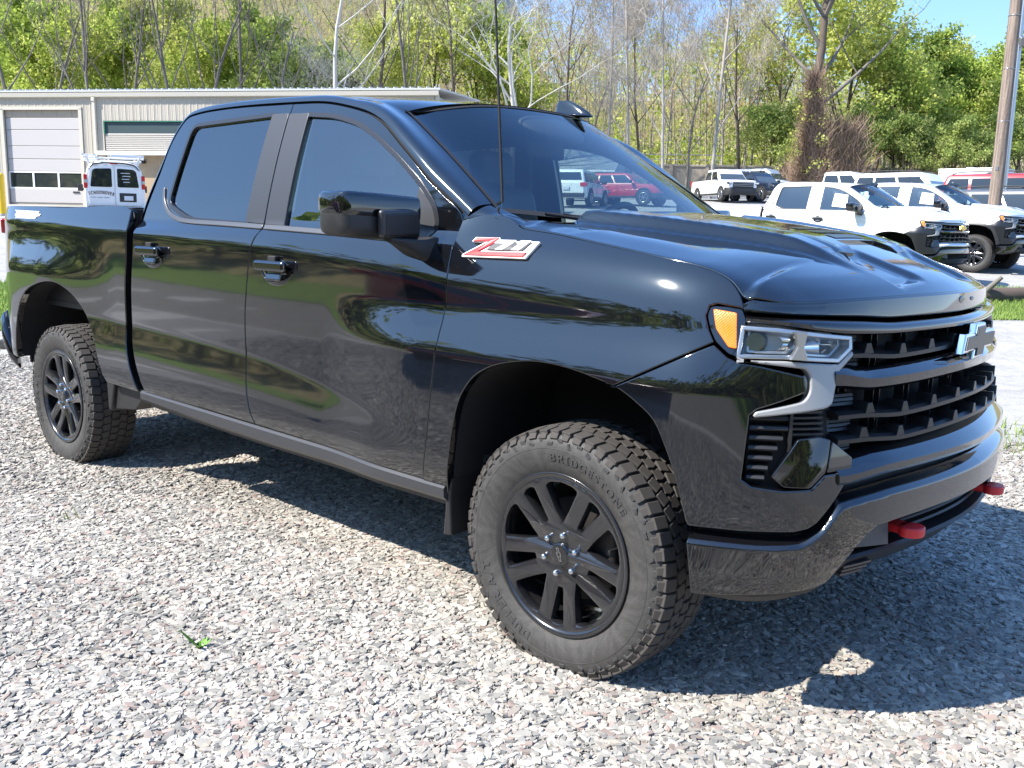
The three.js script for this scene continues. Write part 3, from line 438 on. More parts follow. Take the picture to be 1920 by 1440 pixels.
  for (const x of o.doors || (pick_ ? [cb + .16, cb + 1.02] : [-h + 1.55, -h + 2.45])) for (const s of [1, -1]) mesh('door_handle', bx(x, belt - .14, s * (W + .004), .17, .035, .03, .01), o.handle || col, t);
  for (const x of o.seams || (pick_ ? [cb + .03, cb + .90, wf - .08] : [-h + 1.2, -h + 2.1, wf - .05])) for (const s of [1, -1]) mesh('door_seam', boxG(x, (belt + yb) / 2 + .06, s * (W - .002), .008, belt - yb - .22, .012), CM.well, t);
  if (pick_) mesh('bed_cavity', boxG((cb - .06 - h + .12) / 2, belt + .068, 0, h + cb - .18, .012, W * 1.6), CM.well, t);
  return t;
}
// ---------- steel service building ----------
{ const A = [-41.930, -9.575], ry = 30.5608 * Math.PI / 180, base = 1.75, top = 5.93, Lb = 21.7;
  const b = thing('steel_building', 'long cream metal service garage with a roll door behind the pickup bed', 'garage', [A[0], 0, A[1]], ry); // local x runs along the front, z towards the lot
  const B = { wall: mat([.43, .39, .32], .55), trim: mat([.50, .465, .39], .5), roof: mat([.55, .55, .53], .45), door: mat([.44, .415, .40], .5), stain: mat([.38, .32, .25], .6), green: mat([.030, .055, .060], .5), greenTrim: mat([.03, .14, .09], .5), louvre: mat([.33, .31, .275], .7), tan: mat([.36, .27, .17], .7), dark: mat([.03, .03, .03], .6), pane: mat([.03, .035, .035], .04, 0, { clearcoat: 1 }), white: mat([.8, .8, .78], .5) };
  mesh('wall_core', [boxG(Lb / 2, (base + top) / 2 - .2, -3.1, Lb - .1, top - base + .4, 6)], B.wall, b);
  // ribbed siding sheets around the openings
  const op = [[4.02, 7.36, 1.7, 5.47], [8.42, 13.2, 1.7, 5.04]];
  const sheetG = (w, hh) => merge([boxG(0, 0, 0, w - .004, hh, .012), xf(extr([[-.035, 0], [.035, 0], [.018, .013], [-.018, .013]], hh, 0), [-w / 2 + .05, hh / 2, .006], [Math.PI / 2, 0, 0]), boxG(w * .18, 0, .008, .02, hh, .008), boxG(w * -.12, 0, .008, .02, hh, .008)]);
  const cache = {};
  for (let x = .15; x < Lb; x += .30) { const o = op.find(q => x > q[0] - .1 && x < q[1] + .1), y0 = o ? o[3] : base - .2, hh = top - y0, k = hh.toFixed(2); cache[k] = cache[k] || sheetG(.30, hh); const m = mesh('siding_sheet', cache[k], B.wall, b); m.position.set(x, y0 + hh / 2, .012); }
  mesh('roof', [xf(boxG(0, 0, 0, Lb + .3, .06, 6.3), [Lb / 2, top + .40, -3.0], [.06, 0, 0])], B.roof, b);
  for (let x = .0; x < Lb; x += .305) mesh('roof_rib', xf(boxG(0, 0, 0, .05, .05, 6.25), [x, top + .455, -2.98], [.06, 0, 0]), B.roof, b);
  mesh('gutter', loft([0, 1].map(t => [[0, 0], [.13, .02], [.15, .17], [.13, .17], [.12, .04], [0, .03]].map(q => [lerp(-.1, Lb + .1, t), top - .02 + q[1], .03 + q[0]])), true, true, .5), B.trim, b);
  mesh('downspout', [bx(8.07, (base + top) / 2, .09, .13, top - base, .10, .015), bx(8.07, top - .1, .11, .15, .14, .12, .02)], B.trim, b);
  for (const cx of [Lb + .02, 0]) mesh('corner_trim', boxG(cx, (base + top) / 2, .02, .14, top - base, .05), B.trim, b);
  // sectional roll door: stained top strip, plain sections, a row of three panes
  const gdoor = mesh('garage_door', boxG(5.69, 3.6, -.14, 3.40, 3.8, .06), B.door, b);
  const sec = [[5.47, 5.18, 1], [5.17, 4.72, 0], [4.71, 4.10, 0], [4.09, 3.60, 0], [3.59, 3.12, 0], [2.44, 1.9, 0]];
  for (const [y1, y0, st] of sec) mesh('door_section', bx(5.69, (y0 + y1) / 2, -.09, 3.32, y1 - y0 - .012, .05, .012), st ? B.stain : B.door, gdoor);
  for (let k = 0; k < 5; k++) mesh('door_stile', boxG(4.35 + k * .66, 5.32, -.06, .012, .28, .01), B.louvre, gdoor);
  mesh('door_section', [boxG(5.69, 3.09, -.09, 3.32, .05, .05), boxG(5.69, 2.47, -.09, 3.32, .06, .05), boxG(4.045, 2.78, -.09, .05, .6, .05), boxG(7.335, 2.78, -.09, .05, .6, .05), boxG(5.12, 2.78, -.09, .07, .6, .05), boxG(6.24, 2.78, -.09, .07, .6, .05)], B.white, gdoor);
  for (const [x0, x1] of [[4.07, 5.085], [5.155, 6.205], [6.275, 7.31]]) mesh('door_pane', boxG((x0 + x1) / 2, 2.78, -.10, x1 - x0, .57, .012), B.pane, gdoor);
  mesh('door_handle', bx(7.0, 2.33, -.05, .28, .07, .03, .01), B.dark, gdoor);
  mesh('door_frame', [boxG(3.96, 3.6, .02, .14, 3.8, .09), boxG(7.42, 3.6, .02, .14, 3.8, .09), boxG(5.69, 5.52, .02, 3.6, .12, .09)], B.trim, b);
  // second bay: green panel, dirty louvres, white awning beam, office door
  mesh('bay_panel', boxG(10.8, 4.80, -.05, 4.75, .44, .06), B.green, b); mesh('bay_panel_trim', [boxG(10.8, 5.03, .0, 4.8, .04, .09), boxG(8.42, 4.80, .0, .05, .48, .09)], B.greenTrim, b);
  for (let k = 0; k < 9; k++) mesh('louvre', xf(bx(0, 0, 0, 4.75, .066, .05, .012), [10.8, 4.545 - k * .071, -.03], [-.35, 0, 0]), B.louvre, b);
  mesh('awning_beam', bx(10.75, 3.82, .18, 4.95, .14, .42, .02), B.white, b);
  const od = mesh('office_door', boxG(9.05, 2.7, -.06, 1.2, 2.1, .06), B.white, b); mesh('door_pane', boxG(9.05, 3.45, -.02, 1.0, .42, .02), B.pane, od);
  mesh('bay_wall', boxG(11.6, 2.75, -.05, 3.7, 2.1, .06), B.tan, b); mesh('wall_lamp', [bx(10.05, 3.52, .08, .14, .14, .16, .03), rod([10.05, 3.5, .0], [10.05, 3.5, .2], .02)], B.dark, b);
}
// yellow bollard at the corner of the roll door
{ const p = spot(-2, 30.5); const t = thing('bollard', 'yellow painted bollard by the garage wall at the photo edge', 'bollard', p); mesh('post', new THREE.LatheGeometry([[0, 1.35], [.06, 1.34], [.10, 1.30], [.115, 1.22], [.115, -.1]].map(q => new THREE.Vector2(...q)), 20), mat([.80, .50, .02], .5), t); mesh('base_collar', new THREE.CylinderGeometry(.15, .16, .06, 20).translate(0, .03, 0), mat([.4, .39, .37], .9), t); }
// white work van seen from behind
{ const p = spot(211, 31.0); const dir = Math.atan2(-(p[2] - CAM.pos[2]), p[0] - CAM.pos[0]); const t = thing('work_van', 'white work van with ladder rack and dark rear windows beside the garage', 'van', [p[0], p[1] - .22, p[2]], dir + .02); t.scale.set(.95, .95, .92);
  const rows = []; for (const [x, s] of [[0, .96], [.04, 1], [.3, 1], [3.6, 1], [4.2, .97]]) { const sec = [[.92, .45], [.99, .60], [1.0, 1.10], [.97, 1.45], [.90, 1.80], [.80, 1.97], [.62, 2.06], [.3, 2.10]]; rows.push([...sec.map(q => [x, q[1] * lerp(1, s, .3), q[0] * s]), ...sec.slice().reverse().map(q => [x, q[1] * lerp(1, s, .3), -q[0] * s])]); }
  rows.push([[.85, .5], [.9, .7], [.9, 1.0], [.86, 1.08], [.8, 1.12], [.7, 1.14], [.5, 1.15], [.2, 1.15]].flatMap(q => [[5.3, q[1], q[0]]]).concat([[.85, .5], [.9, .7], [.9, 1.0], [.86, 1.08], [.8, 1.12], [.7, 1.14], [.5, 1.15], [.2, 1.15]].reverse().map(q => [5.3, q[1], -q[0]])));
  mesh('body', loft(rows, true, true, .6), CM.white, t);
  for (const s of [1, -1]) { const q = (y, f) => pwl([[.45, .92], [1.1, 1.0], [1.45, .97], [1.8, .90], [2.0, .78]])(y) * f; const d = mesh('rear_door', extr(roundPoly([[s * .02, .62], [s * .84, .62], [s * .88, 1.2], [s * .80, 1.80], [s * .64, 1.93], [s * .02, 1.97]], .05, 4), .02, .006).rotateY(-Math.PI / 2).translate(-.012, 0, 0), CM.white, t);
    mesh('rear_window', extr(roundPoly([[s * .09, 1.24], [s * .80, 1.24], [s * .72, 1.78], [s * .62, 1.85], [s * .09, 1.87]], .06, 4), .008, .003).rotateY(-Math.PI / 2).translate(-.036, 0, 0), CM.glass, d);
    mesh('tail_light', bx(.02, 1.42, s * .945, .08, .46, .12, .02), CM.tail, t); mesh('reversing_lamp', bx(-.022, 1.42, s * .945, .02, .10, .11, .006), CM.lamp, t); mesh('wing_mirror', [bx(4.0, 1.30, s * 1.16, .12, .26, .20, .03), bx(4.0, 1.25, s * 1.03, .06, .06, .14, .01)], CM.trim, t);
    for (const x of [.9, 4.3]) mesh('wheel', new THREE.CylinderGeometry(.37, .37, .24, 28).rotateX(Math.PI / 2).translate(x, .37, s * .86), CM.tyre, t); }
  mesh('high_stop_lamp', bx(-.01, 2.03, 0, .04, .03, .26, .01), CM.tail, t); mesh('roof_band', xf(extr(roundPoly([[-.84, 1.80], [-.66, 1.975], [-.3, 2.04], [.3, 2.04], [.66, 1.975], [.84, 1.80], [.84, 1.84], [.67, 2.02], [.3, 2.08], [-.3, 2.08], [-.67, 2.02], [-.84, 1.84]], .02, 2), .02, .003), [-.03, 0, 0], [0, -Math.PI / 2, 0]), CM.trim, t);
  mesh('number_plate', [bx(-.04, .90, -.0 + .42, .02, .30, .56, .02)], CM.trim, t).position.z = 0; mesh('plate_sheet', bx(-.054, .88, .44, .01, .15, .30, .004), CM.plate, t);
  mesh('rear_bumper', bx(-.10, .48, 0, .20, .18, 1.9, .04), CM.trim, t);
  // arched lettering on the left door, small lines under it, faint notice in the right window
  { const parts = []; const s = 'SCHOONOVER', cx = -.48, r = 1.6, size = .115; let ws = [...s].map(c => textG(c, size, .004, 2)), wid = ws.map(g => g.boundingBox.max.x + .012), tot = wid.reduce((a, c) => a + c, 0) * .74, a = tot / 2 / r; ws.forEach((g, i) => { const w = wid[i] * .74, th = a - w / 2 / r; parts.push(xf(g, [r * -Math.sin(th) * 1 + 0, r * Math.cos(th) - r, 0], [0, 0, th], [.74, 1, 1])); a -= w / r; }); const g = merge(parts); mesh('lettering', xf(g, [-.045, 1.0, cx], [0, -Math.PI / 2, 0]), mat([.08, .03, .03], .6), t); 
for (let k = 0; k < 3; k++) mesh('lettering_line', boxG(-.045, .885, -.72 + k * .22, .003, .018, .17), mat([.2, .2, .2], .6), t); }
  for (let k = 0; k < 4; k++) mesh('window_notice', boxG(-.047, 1.72 - k * .10, .36 + (k % 2) * .03, .004, .022, .30 - k * .03), mat([.55, .58, .6], .6), t);
  const rk = mesh('ladder_rack', [rod([.15, 2.22, -1.0], [.15, 2.22, 1.0], .03), rod([2.0, 2.22, -1.0], [2.0, 2.22, 1.0], .03), rod([-.1, 2.24, -.86], [3.6, 2.24, -.86], .03), rod([-.1, 2.24, .86], [3.6, 2.24, .86], .03), ...[-1, 1].flatMap(s => [.15, 2.0].map(x => rod([x, 2.0, s * .80], [x, 2.22, s * .86], .025)))], CM.white, t); 
  mesh('ladder', [rod([-.25, 2.30, -1.0], [3.8, 2.34, -.9], .035), rod([-.25, 2.30, -.62], [3.8, 2.34, -.52], .035), ...Array.from({ length: 12 }, (_, k) => rod([-.1 + k * .3, 2.30, -.99], [-.1 + k * .3, 2.30, -.60], .018)), bx(.0, 2.29, .45, .06, .09, 1.1, .01), rod([-.2, 2.30, -1.02], [-.2, 2.42, -1.02], .02)], CM.white, rk); }
// ---------- vehicles on the lot ----------
const HD0 = Math.atan2(.168, .988), HD = HD0 - .26;
{ const row = 'vehicles parked in the sales lot';
  makeCar('grey_suv', 'dark grey suv with roof rails behind the pale silver pickup', 'suv', spot(1925, 25.5), HD, { paint: CM.grey, rails: true, H: 1.58, belt: .98, L: 4.8 }, row);
  makeCar('red_suv', 'bright red suv parked beside the wooden utility pole', 'suv', spot(1900, 33), HD + .1, { paint: CM.red, H: 2.0, L: 5.2, W: 2.05, belt: 1.28, rails: true }, row);
  makeCar('distant_pickup', 'small white pickup half hidden behind the nearest white truck', 'pickup truck', spot(1570, 46), HD + .05, { kind: 'pickup', paint: CM.white, L: 5.6, H: 1.95 }, row);
  makeCar('white_suv', 'white suv between the silver pickup and the grey trailer', 'suv', spot(1705, 39), HD, { paint: CM.white, L: 5.2, H: 1.98, belt: 1.16, rails: true }, row);
  makeCar('white_pickup', 'white pickup with wide dark grille facing out beside the windscreen', 'pickup truck', spot(1345, 60), HD - .55, { kind: 'pickup', paint: CM.white, L: 5.8, W: 2.03, H: 1.95, belt: 1.25, hoodF: 1.2, bar: CM.rimSilver }, row);
  makeCar('off_road_car', 'dark navy off roader next to the far white pickup', 'suv', spot(1412, 61), HD - .3, { paint: CM.navy, L: 4.4, H: 1.85, belt: 1.2, R: .42 }, row);
  makeCar('white_van', 'white van roof showing behind the dark off roader', 'van', spot(1405, 72), HD, { paint: CM.white, L: 5.4, H: 2.05, belt: 1.2, hoodBase: 2.0, roofF: 1.3 }, row);
  makeCar('white_suv', 'white suv seen from behind through the pickup windscreen', 'suv', spot(1078, 47.5), Math.atan2(-FH[1], FH[0]) - .35, { paint: CM.white, L: 4.6, H: 1.72 }, row);
  makeCar('red_suv', 'red suv in front of the grey house, seen through the windscreen', 'suv', spot(1168, 50.5), HD + .25, { paint: CM.red, L: 4.6, H: 1.66 }, row);
  makeCar('red_suv', 'dark red suv across from the pickup, mirrored in its doors', 'suv', [-4.0, groundY(-4.0, 6.5), 6.5], -.10, { paint: CM.maroon, L: 4.9, H: 1.72, rim: CM.rimDark }, row); }
// light grey cargo trailer
{ const t = thing('cargo_trailer', 'light grey enclosed box trailer behind the red suv', 'trailer', spot(1812, 55, -.35), HD); const w = mat([.62, .63, .66], .45);
  mesh('box', rbox(3.4, 2.1, 2.2, .06, 2).translate(0, 1.55, 0), w, t); mesh('roof', bx(0, 2.62, 0, 3.44, .06, 2.24, .02), CM.rimSilver, t); mesh('nose_guard', bx(1.6, .9, 0, .24, .7, 2.21, .02), CM.rimSilver, t); mesh('roof_vent', bx(-.3, 2.70, 0, .4, .12, .4, .03), w, t);
  for (const x of [-.4, .45]) for (const s of [1, -1]) mesh('wheel', new THREE.CylinderGeometry(.34, .34, .2, 24).rotateX(Math.PI / 2).translate(x, .34, s * 1.05), CM.tyre, t); mesh('drawbar', rod([1.6, .5, 0], [2.8, .5, 0], .05), CM.trim, t); mesh('dark_vent', bx(1.3, 2.2, 1.11, .5, .4, .02, .01), CM.trim, t); mesh('marker_lamp', bx(-1.6, 2.4, 1.11, .08, .05, .03, .01), CM.tail, t); }
// small grey house
{ const c = spot(1052, 66, -.9), t = thing('grey_house', 'small grey gabled house behind the parked cars, seen through the windscreen', 'house', c, HD + .5); t.scale.setScalar(.86); const wall = mat([.36, .38, .37], .7), roof = mat([.20, .21, .205], .8), wt = mat([.75, .75, .73], .5);
  mesh('wall', boxG(0, 1.1, 0, 9, 3.2, 7), wall, t); const gable = (x) => extr([[-3.5, 2.7], [3.5, 2.7], [0, 4.5]], .1, 0).rotateY(Math.PI / 2).translate(x, 0, 0);
  for (const gx of [4.4, -4.5]) mesh('gable_wall', gable(gx), wall, t); for (const s of [1, -1]) mesh('roof_slope', xf(boxG(0, 0, 0, 9.6, .12, 4.3), [0, 3.62, s * 1.9], [s * .475, 0, 0]), roof, t);
  for (const x of [-3, 0, 2.8]) { const w = mesh('window', boxG(x, 1.5, 3.53, 1.1, 1.4, .06), wt, t); mesh('pane', boxG(x, 1.5, 3.565, .92, 1.22, .02), CM.glass, w); } for (const z of [-1.6, 1.4]) { const w = mesh('window', boxG(4.53, 1.5, z, .06, 1.4, 1.1), wt, t); mesh('pane', boxG(4.565, 1.5, z, .02, 1.22, .92), CM.glass, w); } mesh('eave_board', [boxG(0, 2.72, 3.75, 9.6, .16, .08)], wt, t); }
// utility pole and lamp post
{ const t = thing('utility_pole', 'tall weathered wooden utility pole beside the red suv', 'utility pole', spot(1853, 23)); const p = t.position; const barkT = gMat(noiseMap(256, (u, v) => { const g = .50 + .10 * tileN(u, v, 3, 31) + .12 * Math.sin(u * 60 + 3 * tileN(u, v, 2, 9)) * .4 + (rnd() - .5) * .14; return [g * 1.0, g * .90, g * .82]; }), 1, .9); 
  mesh('pole', new THREE.CylinderGeometry(.115, .155, 11, 20, 8).translate(.0, 5.2, 0), barkT, t); t.rotation.x = 0; t.rotation.z = 0; mesh('pole_tag', boxG(0, 2.1, .152, .06, .09, .01), CM.rimSilver, t); for (const y of [3.2, 4.4, 5.6]) mesh('staple', new THREE.TorusGeometry(.14, .008, 6, 20).rotateX(Math.PI / 2).translate(0, y, 0), CM.rimSilver, t); }
{ const t = thing('lamp_post', 'thin galvanised lamp post with floodlight just behind the utility pole', 'lamp post', spot(1867, 26)); mesh('post', new THREE.CylinderGeometry(.05, .07, 10, 14).translate(0, 4.9, 0), CM.rimSilver, t); mesh('arm', rod([-.35, 5.55, -.1], [.35, 5.55, .1], .03), CM.rimSilver, t); mesh('floodlight', xf(rbox(.42, .26, .34, .04), [.22, 5.42, .08], [.3, .4, 0]), CM.grey, t); }
// retaining wall
{ const a = spot(1180, 86), b = spot(1720, 84), L = Math.hypot(b[0] - a[0], b[2] - a[2]), t = thing('retaining_wall', 'weathered concrete wall at the back of the lot below the trees', 'wall', [a[0], Math.min(a[1], b[1]) - .3, a[2]], Math.atan2(-(b[2] - a[2]), b[0] - a[0])); const c = mat([.36, .31, .25], .9);
  for (let x = 0; x < L - 1; x += 3.2) { mesh('wall_panel', bx(x + 1.6, 1.3, 0, 3.17, 2.7, .25, .02), c, t); mesh('wall_post', bx(x, 1.4, .12, .32, 2.9, .34, .02), c, t); } mesh('coping', bx(L / 2, 2.74, 0, L, .18, .42, .02), mat([.42, .37, .30], .9), t);
  for (let x = 0; x < L * .3; x += 2.4) mesh('rail_post', rod([x, 2.8, 0], [x, 3.7, 0], .035), CM.rimSilver, t); mesh('rail', [rod([0, 3.68, 0], [L * .3, 3.68, 0], .03), rod([0, 3.25, 0], [L * .3, 3.25, 0], .025)], CM.rimSilver, t); }
// log on the verge
{ const s = spot(1896, 14.6); const t = thing('fallen_log', 'weathered grey log lying on the grass at the right edge', 'log', [s[0], s[1] + .10, s[2]], 1.0); const rowsL = []; for (let i = 0; i <= 14; i++) { const x = lerp(-1.6, .62, i / 14), r = .13 + .03 * noise(x * 3, 1); const row = []; for (let k = 0; k < 12; k++) { const a = k / 12 * 6.283, q = r * (1 + .18 * noise(x * 4, Math.cos(a) * 2, Math.sin(a) * 2)); row.push([x, q * Math.sin(a), q * Math.cos(a)]); } rowsL.push(row); } mesh('trunk', loft(rowsL, true, true, 1), gMat(noiseMap(128, (u, v) => { const g = .42 + .16 * tileN(u, v, 5, 3) + (rnd() - .5) * .1; return [g, g * .88, g * .80]; }), 1), t); mesh('stub', rod([-.5, .05, .05], [-.35, .3, .22], .05, .03), BARK.grey, t); }
// ---------- planting ----------
seed = 201;
{ const bare = 'bare trees behind the garage', leafy = 'leafy trees behind the garage', edge = 'leafy trees at the far right of the lot';
  const T = [
    [tBareA, 35, 66, 1.0, 'bare grey tree at the far left behind the garage'], [tBareB, 105, 72, 1.05, 'bare branching tree second from the left over the garage'], [tBareA, 172, 62, .95, 'bare upright tree above the garage downspout'], [tBareB, 250, 74, 1.1, 'wide bare tree above the green bay panel'], [tBareA, 330, 64, 1.0, 'bare forked tree above the rear of the pickup cab'], [tBareB, 392, 68, 1.1, 'bare tree with dark limbs above the rear door'], [tBareA, 450, 75, 1.05, 'thin bare tree among green leaves over the cab roof'], [tBareB, 520, 66, .95, 'bare spreading tree left of the white sycamore'], [tBareC, 690, 70, 1.0, 'budding brown tree right of the white sycamore'], [tBareA, 765, 66, 1.0, 'bare straight tree between the two white sycamores'],
    [tBareC, 850, 78, 1.0, 'budding tree left of the aerial'], [tBareC, 1050, 80, .92, 'budding brown tree right of the aerial'], [tBareB, 1095, 74, .85, 'bare twiggy tree above the roof fin'], [tBareC, 1190, 84, .85, 'budding tree between slender white trunks'], [tBareB, 1275, 82, .9, 'bare twiggy tree left of the tallest slender trunk'], [tBareC, 1375, 84, .9, 'budding tree at the left side of the vine covered tree']];
  for (const [p, px, d, s, l] of T) plantTree(p, px, d, s * 1.0, rnd() * 6.28, l, 'tree', bare);
  for (const [px, d, s, l] of [[620, 62, 1.05, 'tall white barked sycamore behind the cab roof']]) plantTree(tSyc, px, d, s, 2.2, l, 'tree');
  plantTree(tSyc2, 955, 64, 1.0, .8, 'white barked sycamore with many forks behind the aerial', 'tree'); plantTree(tSyc2, 590, 66, .55, 3.4, 'low white limbed sycamore leaning over the garage roof', 'tree');
  for (const [px, d, s, l] of [[1128, 68, .92, 'slender pale tree leftmost of four beside the roof fin'], [1168, 66, .95, 'slender pale tree second of four right of the roof fin'], [1232, 64, .98, 'slender pale tree third of four, with curved side limbs'], [1322, 66, 1.12, 'tallest slender pale tree, rightmost of the four']]) plantTree(tPole, px, d, s, rnd() * 6.28, l, 'tree', 'slender pale trees');
  for (const [p, px, d, s, l] of [[tGreenA, 60, 84, .95, 'bright green tree low behind the left end of the garage'], [tGreenB, 150, 80, .85, 'bright green tree above the roll door'], [tGreenA, 235, 88, .95, 'green tree above the white van'], [tYel, 300, 86, 1.1, 'yellow green tree above the rear window'], [tGreenB, 370, 82, .85, 'bright green tree above the rear door'], [tGreenA, 470, 84, .9, 'green tree over the middle of the cab roof'], [tDark, 545, 80, 1.0, 'dark green tree behind the bare tree over the cab'], [tYel, 715, 80, .8, 'yellow green tree low right of the white sycamore'], [tDark, 640, 86, .95, 'dark green tree behind the white sycamore'], [tYel, 800, 92, 1.15, 'yellow green tree left of the aerial tip'], [tGreenB, 890, 94, 1.1, 'green tree behind the forked sycamore']]) plantTree(p, px, d, s, rnd() * 6.28, l, 'tree', leafy);
  for (const [p, px, d, s, l] of [[tYel, 1560, 86, 1.15, 'tall yellow green tree right of the vine covered tree'], [tYel, 1625, 90, 1.05, 'yellow green tree second right of the vine covered tree'], [tGreenB, 1660, 84, .85, 'green tree above the white suv'], [tGreenA, 1715, 90, .9, 'green tree left of the utility pole'], [tYel, 1770, 96, .9, 'pale green tree behind the utility pole'], [tGreenB, 1830, 88, .72, 'bushy green tree above the grey trailer'], [tGreenA, 1890, 92, .95, 'green tree right of the utility pole'], [tYel, 1940, 90, 1.0, 'yellow green tree cut by the right edge'], [tDark, 1600, 82, .62, 'low dark tree behind the small white pickup'], [tDark, 1690, 81, .60, 'low dark bush tree behind the white suv'], [tDark, 1765, 80, .55, 'low dark bush tree left of the trailer'], [tDark, 1870, 82, .62, 'low dark bush tree behind the red suv'], [tDark, 1430, 86, .7, 'low dark tree left of the vine trunk'], [tYel, 1440, 95, 1.2, 'tall yellow tree behind the vine covered trunk']]) plantTree(p, px, d, s, rnd() * 6.28, l, 'tree', edge); }
// the large vine-clad tree
{ seed = 307; const p = spot(1500, 78), t = thing('vine_covered_tree', 'large yellow green tree with its trunk wrapped in brown vines', 'tree', p); const b = branchTree(22, { levels: 4, split: 4, spread: .85, up: .42, first: .32, wob: .14, r: .48, lens: .62 }); const tr = mesh('trunk', b.trunk, BARK.brown, t); mesh('limbs', b.limbs, BARK.grey, tr);
  leafCloud(b.tips, 12, 1.3, .30, YELLOWS, 'crown', t);
  const strip = geoFrom([-.012, 0, 0, .012, 0, 0, .006, 1, .12, -.006, 1, .12], null, [0, 1, 2, 0, 2, 3]); const N = 9500, im = new THREE.InstancedMesh(strip, mat([1, 1, 1], .95), N), Mx = new THREE.Matrix4(), Q = new THREE.Quaternion(), E = new THREE.Euler(), C = new THREE.Color();
  for (let i = 0; i < N; i++) { const y = 9.5 * Math.pow(rnd(), 1.25), a = rnd() * 6.28, rad = (y < 3.2 ? lerp(3.0, 1.15, y / 3.2) : lerp(1.15, .6, (y - 3.2) / 6.3)) * Math.pow(rnd(), .8) * (1 + 1.1 * noise(Math.cos(a) * 1.5, y * .35, Math.sin(a) * 1.5)); E.set((rnd() - .5) * 1.8, a, (rnd() - .5) * 1.8); Q.setFromEuler(E); const s = rr_(.6, 1.9); const side = rnd() < .45 ? rr_(0, 4.2) : 0, yy_ = side ? y * .62 : y; Mx.compose(new THREE.Vector3(rad * Math.cos(a) + side * RH[0], yy_ - .3, rad * Math.sin(a) + side * RH[1]), Q, new THREE.Vector3(1.6, s, 1.6)); im.setMatrixAt(i, Mx); const q = rr_(.7, 1.3); C.setRGB(.25 * q, .175 * q, .125 * q); im.setColorAt(i, C); }
  im.name = 'vines'; im.userData.kind = 'stuff'; t.add(im); leafCloud(Array.from({ length: 60 }, () => { const y = rr_(.4, 9), w = lerp(3, 1.3, y / 9); return [rr_(-w, w), y, rr_(-w, w)]; }), 14, .7, .22, YELLOWS, 'vine_leaves', t); }
// brown brush in front of the wood
{ const N = 12000, strip = geoFrom([-.01, 0, 0, .01, 0, 0, .004, 1, .15, -.004, 1, .15], null, [0, 1, 2, 0, 2, 3]), im = new THREE.InstancedMesh(strip, mat([1, 1, 1], .95), N), Mx = new THREE.Matrix4(), Q = new THREE.Quaternion(), E = new THREE.Euler(), C = new THREE.Color();
  for (let i = 0; i < N; i++) { const px = rr_(1560, 1950), d = rr_(79, 83), q = spot(px, d), y = rr_(0, 1) * rr_(.5, 2.6); E.set((rnd() - .5) * 1.8, rnd() * 6.28, (rnd() - .5) * 1.8); Q.setFromEuler(E); const s = rr_(.5, 1.4); Mx.compose(new THREE.Vector3(q[0], q[1] + y, q[2]), Q, new THREE.Vector3(1.6, s, 1.6)); im.setMatrixAt(i, Mx); const k = rr_(.7, 1.3); C.setRGB(.24 * k, .19 * k, .13 * k); im.setColorAt(i, C); }
  im.name = 'undergrowth'; scene.add(im); tag(im, null, null, null, 'stuff'); leafCloud(Array.from({ length: 120 }, () => { const q = spot(rr_(1560, 1990), rr_(79, 84)); return [q[0], q[1] + rr_(.2, 2.2), q[2]]; }), 16, .7, .24, [...GREENS, ...YELLOWS], 'ground_leaves', scene); }
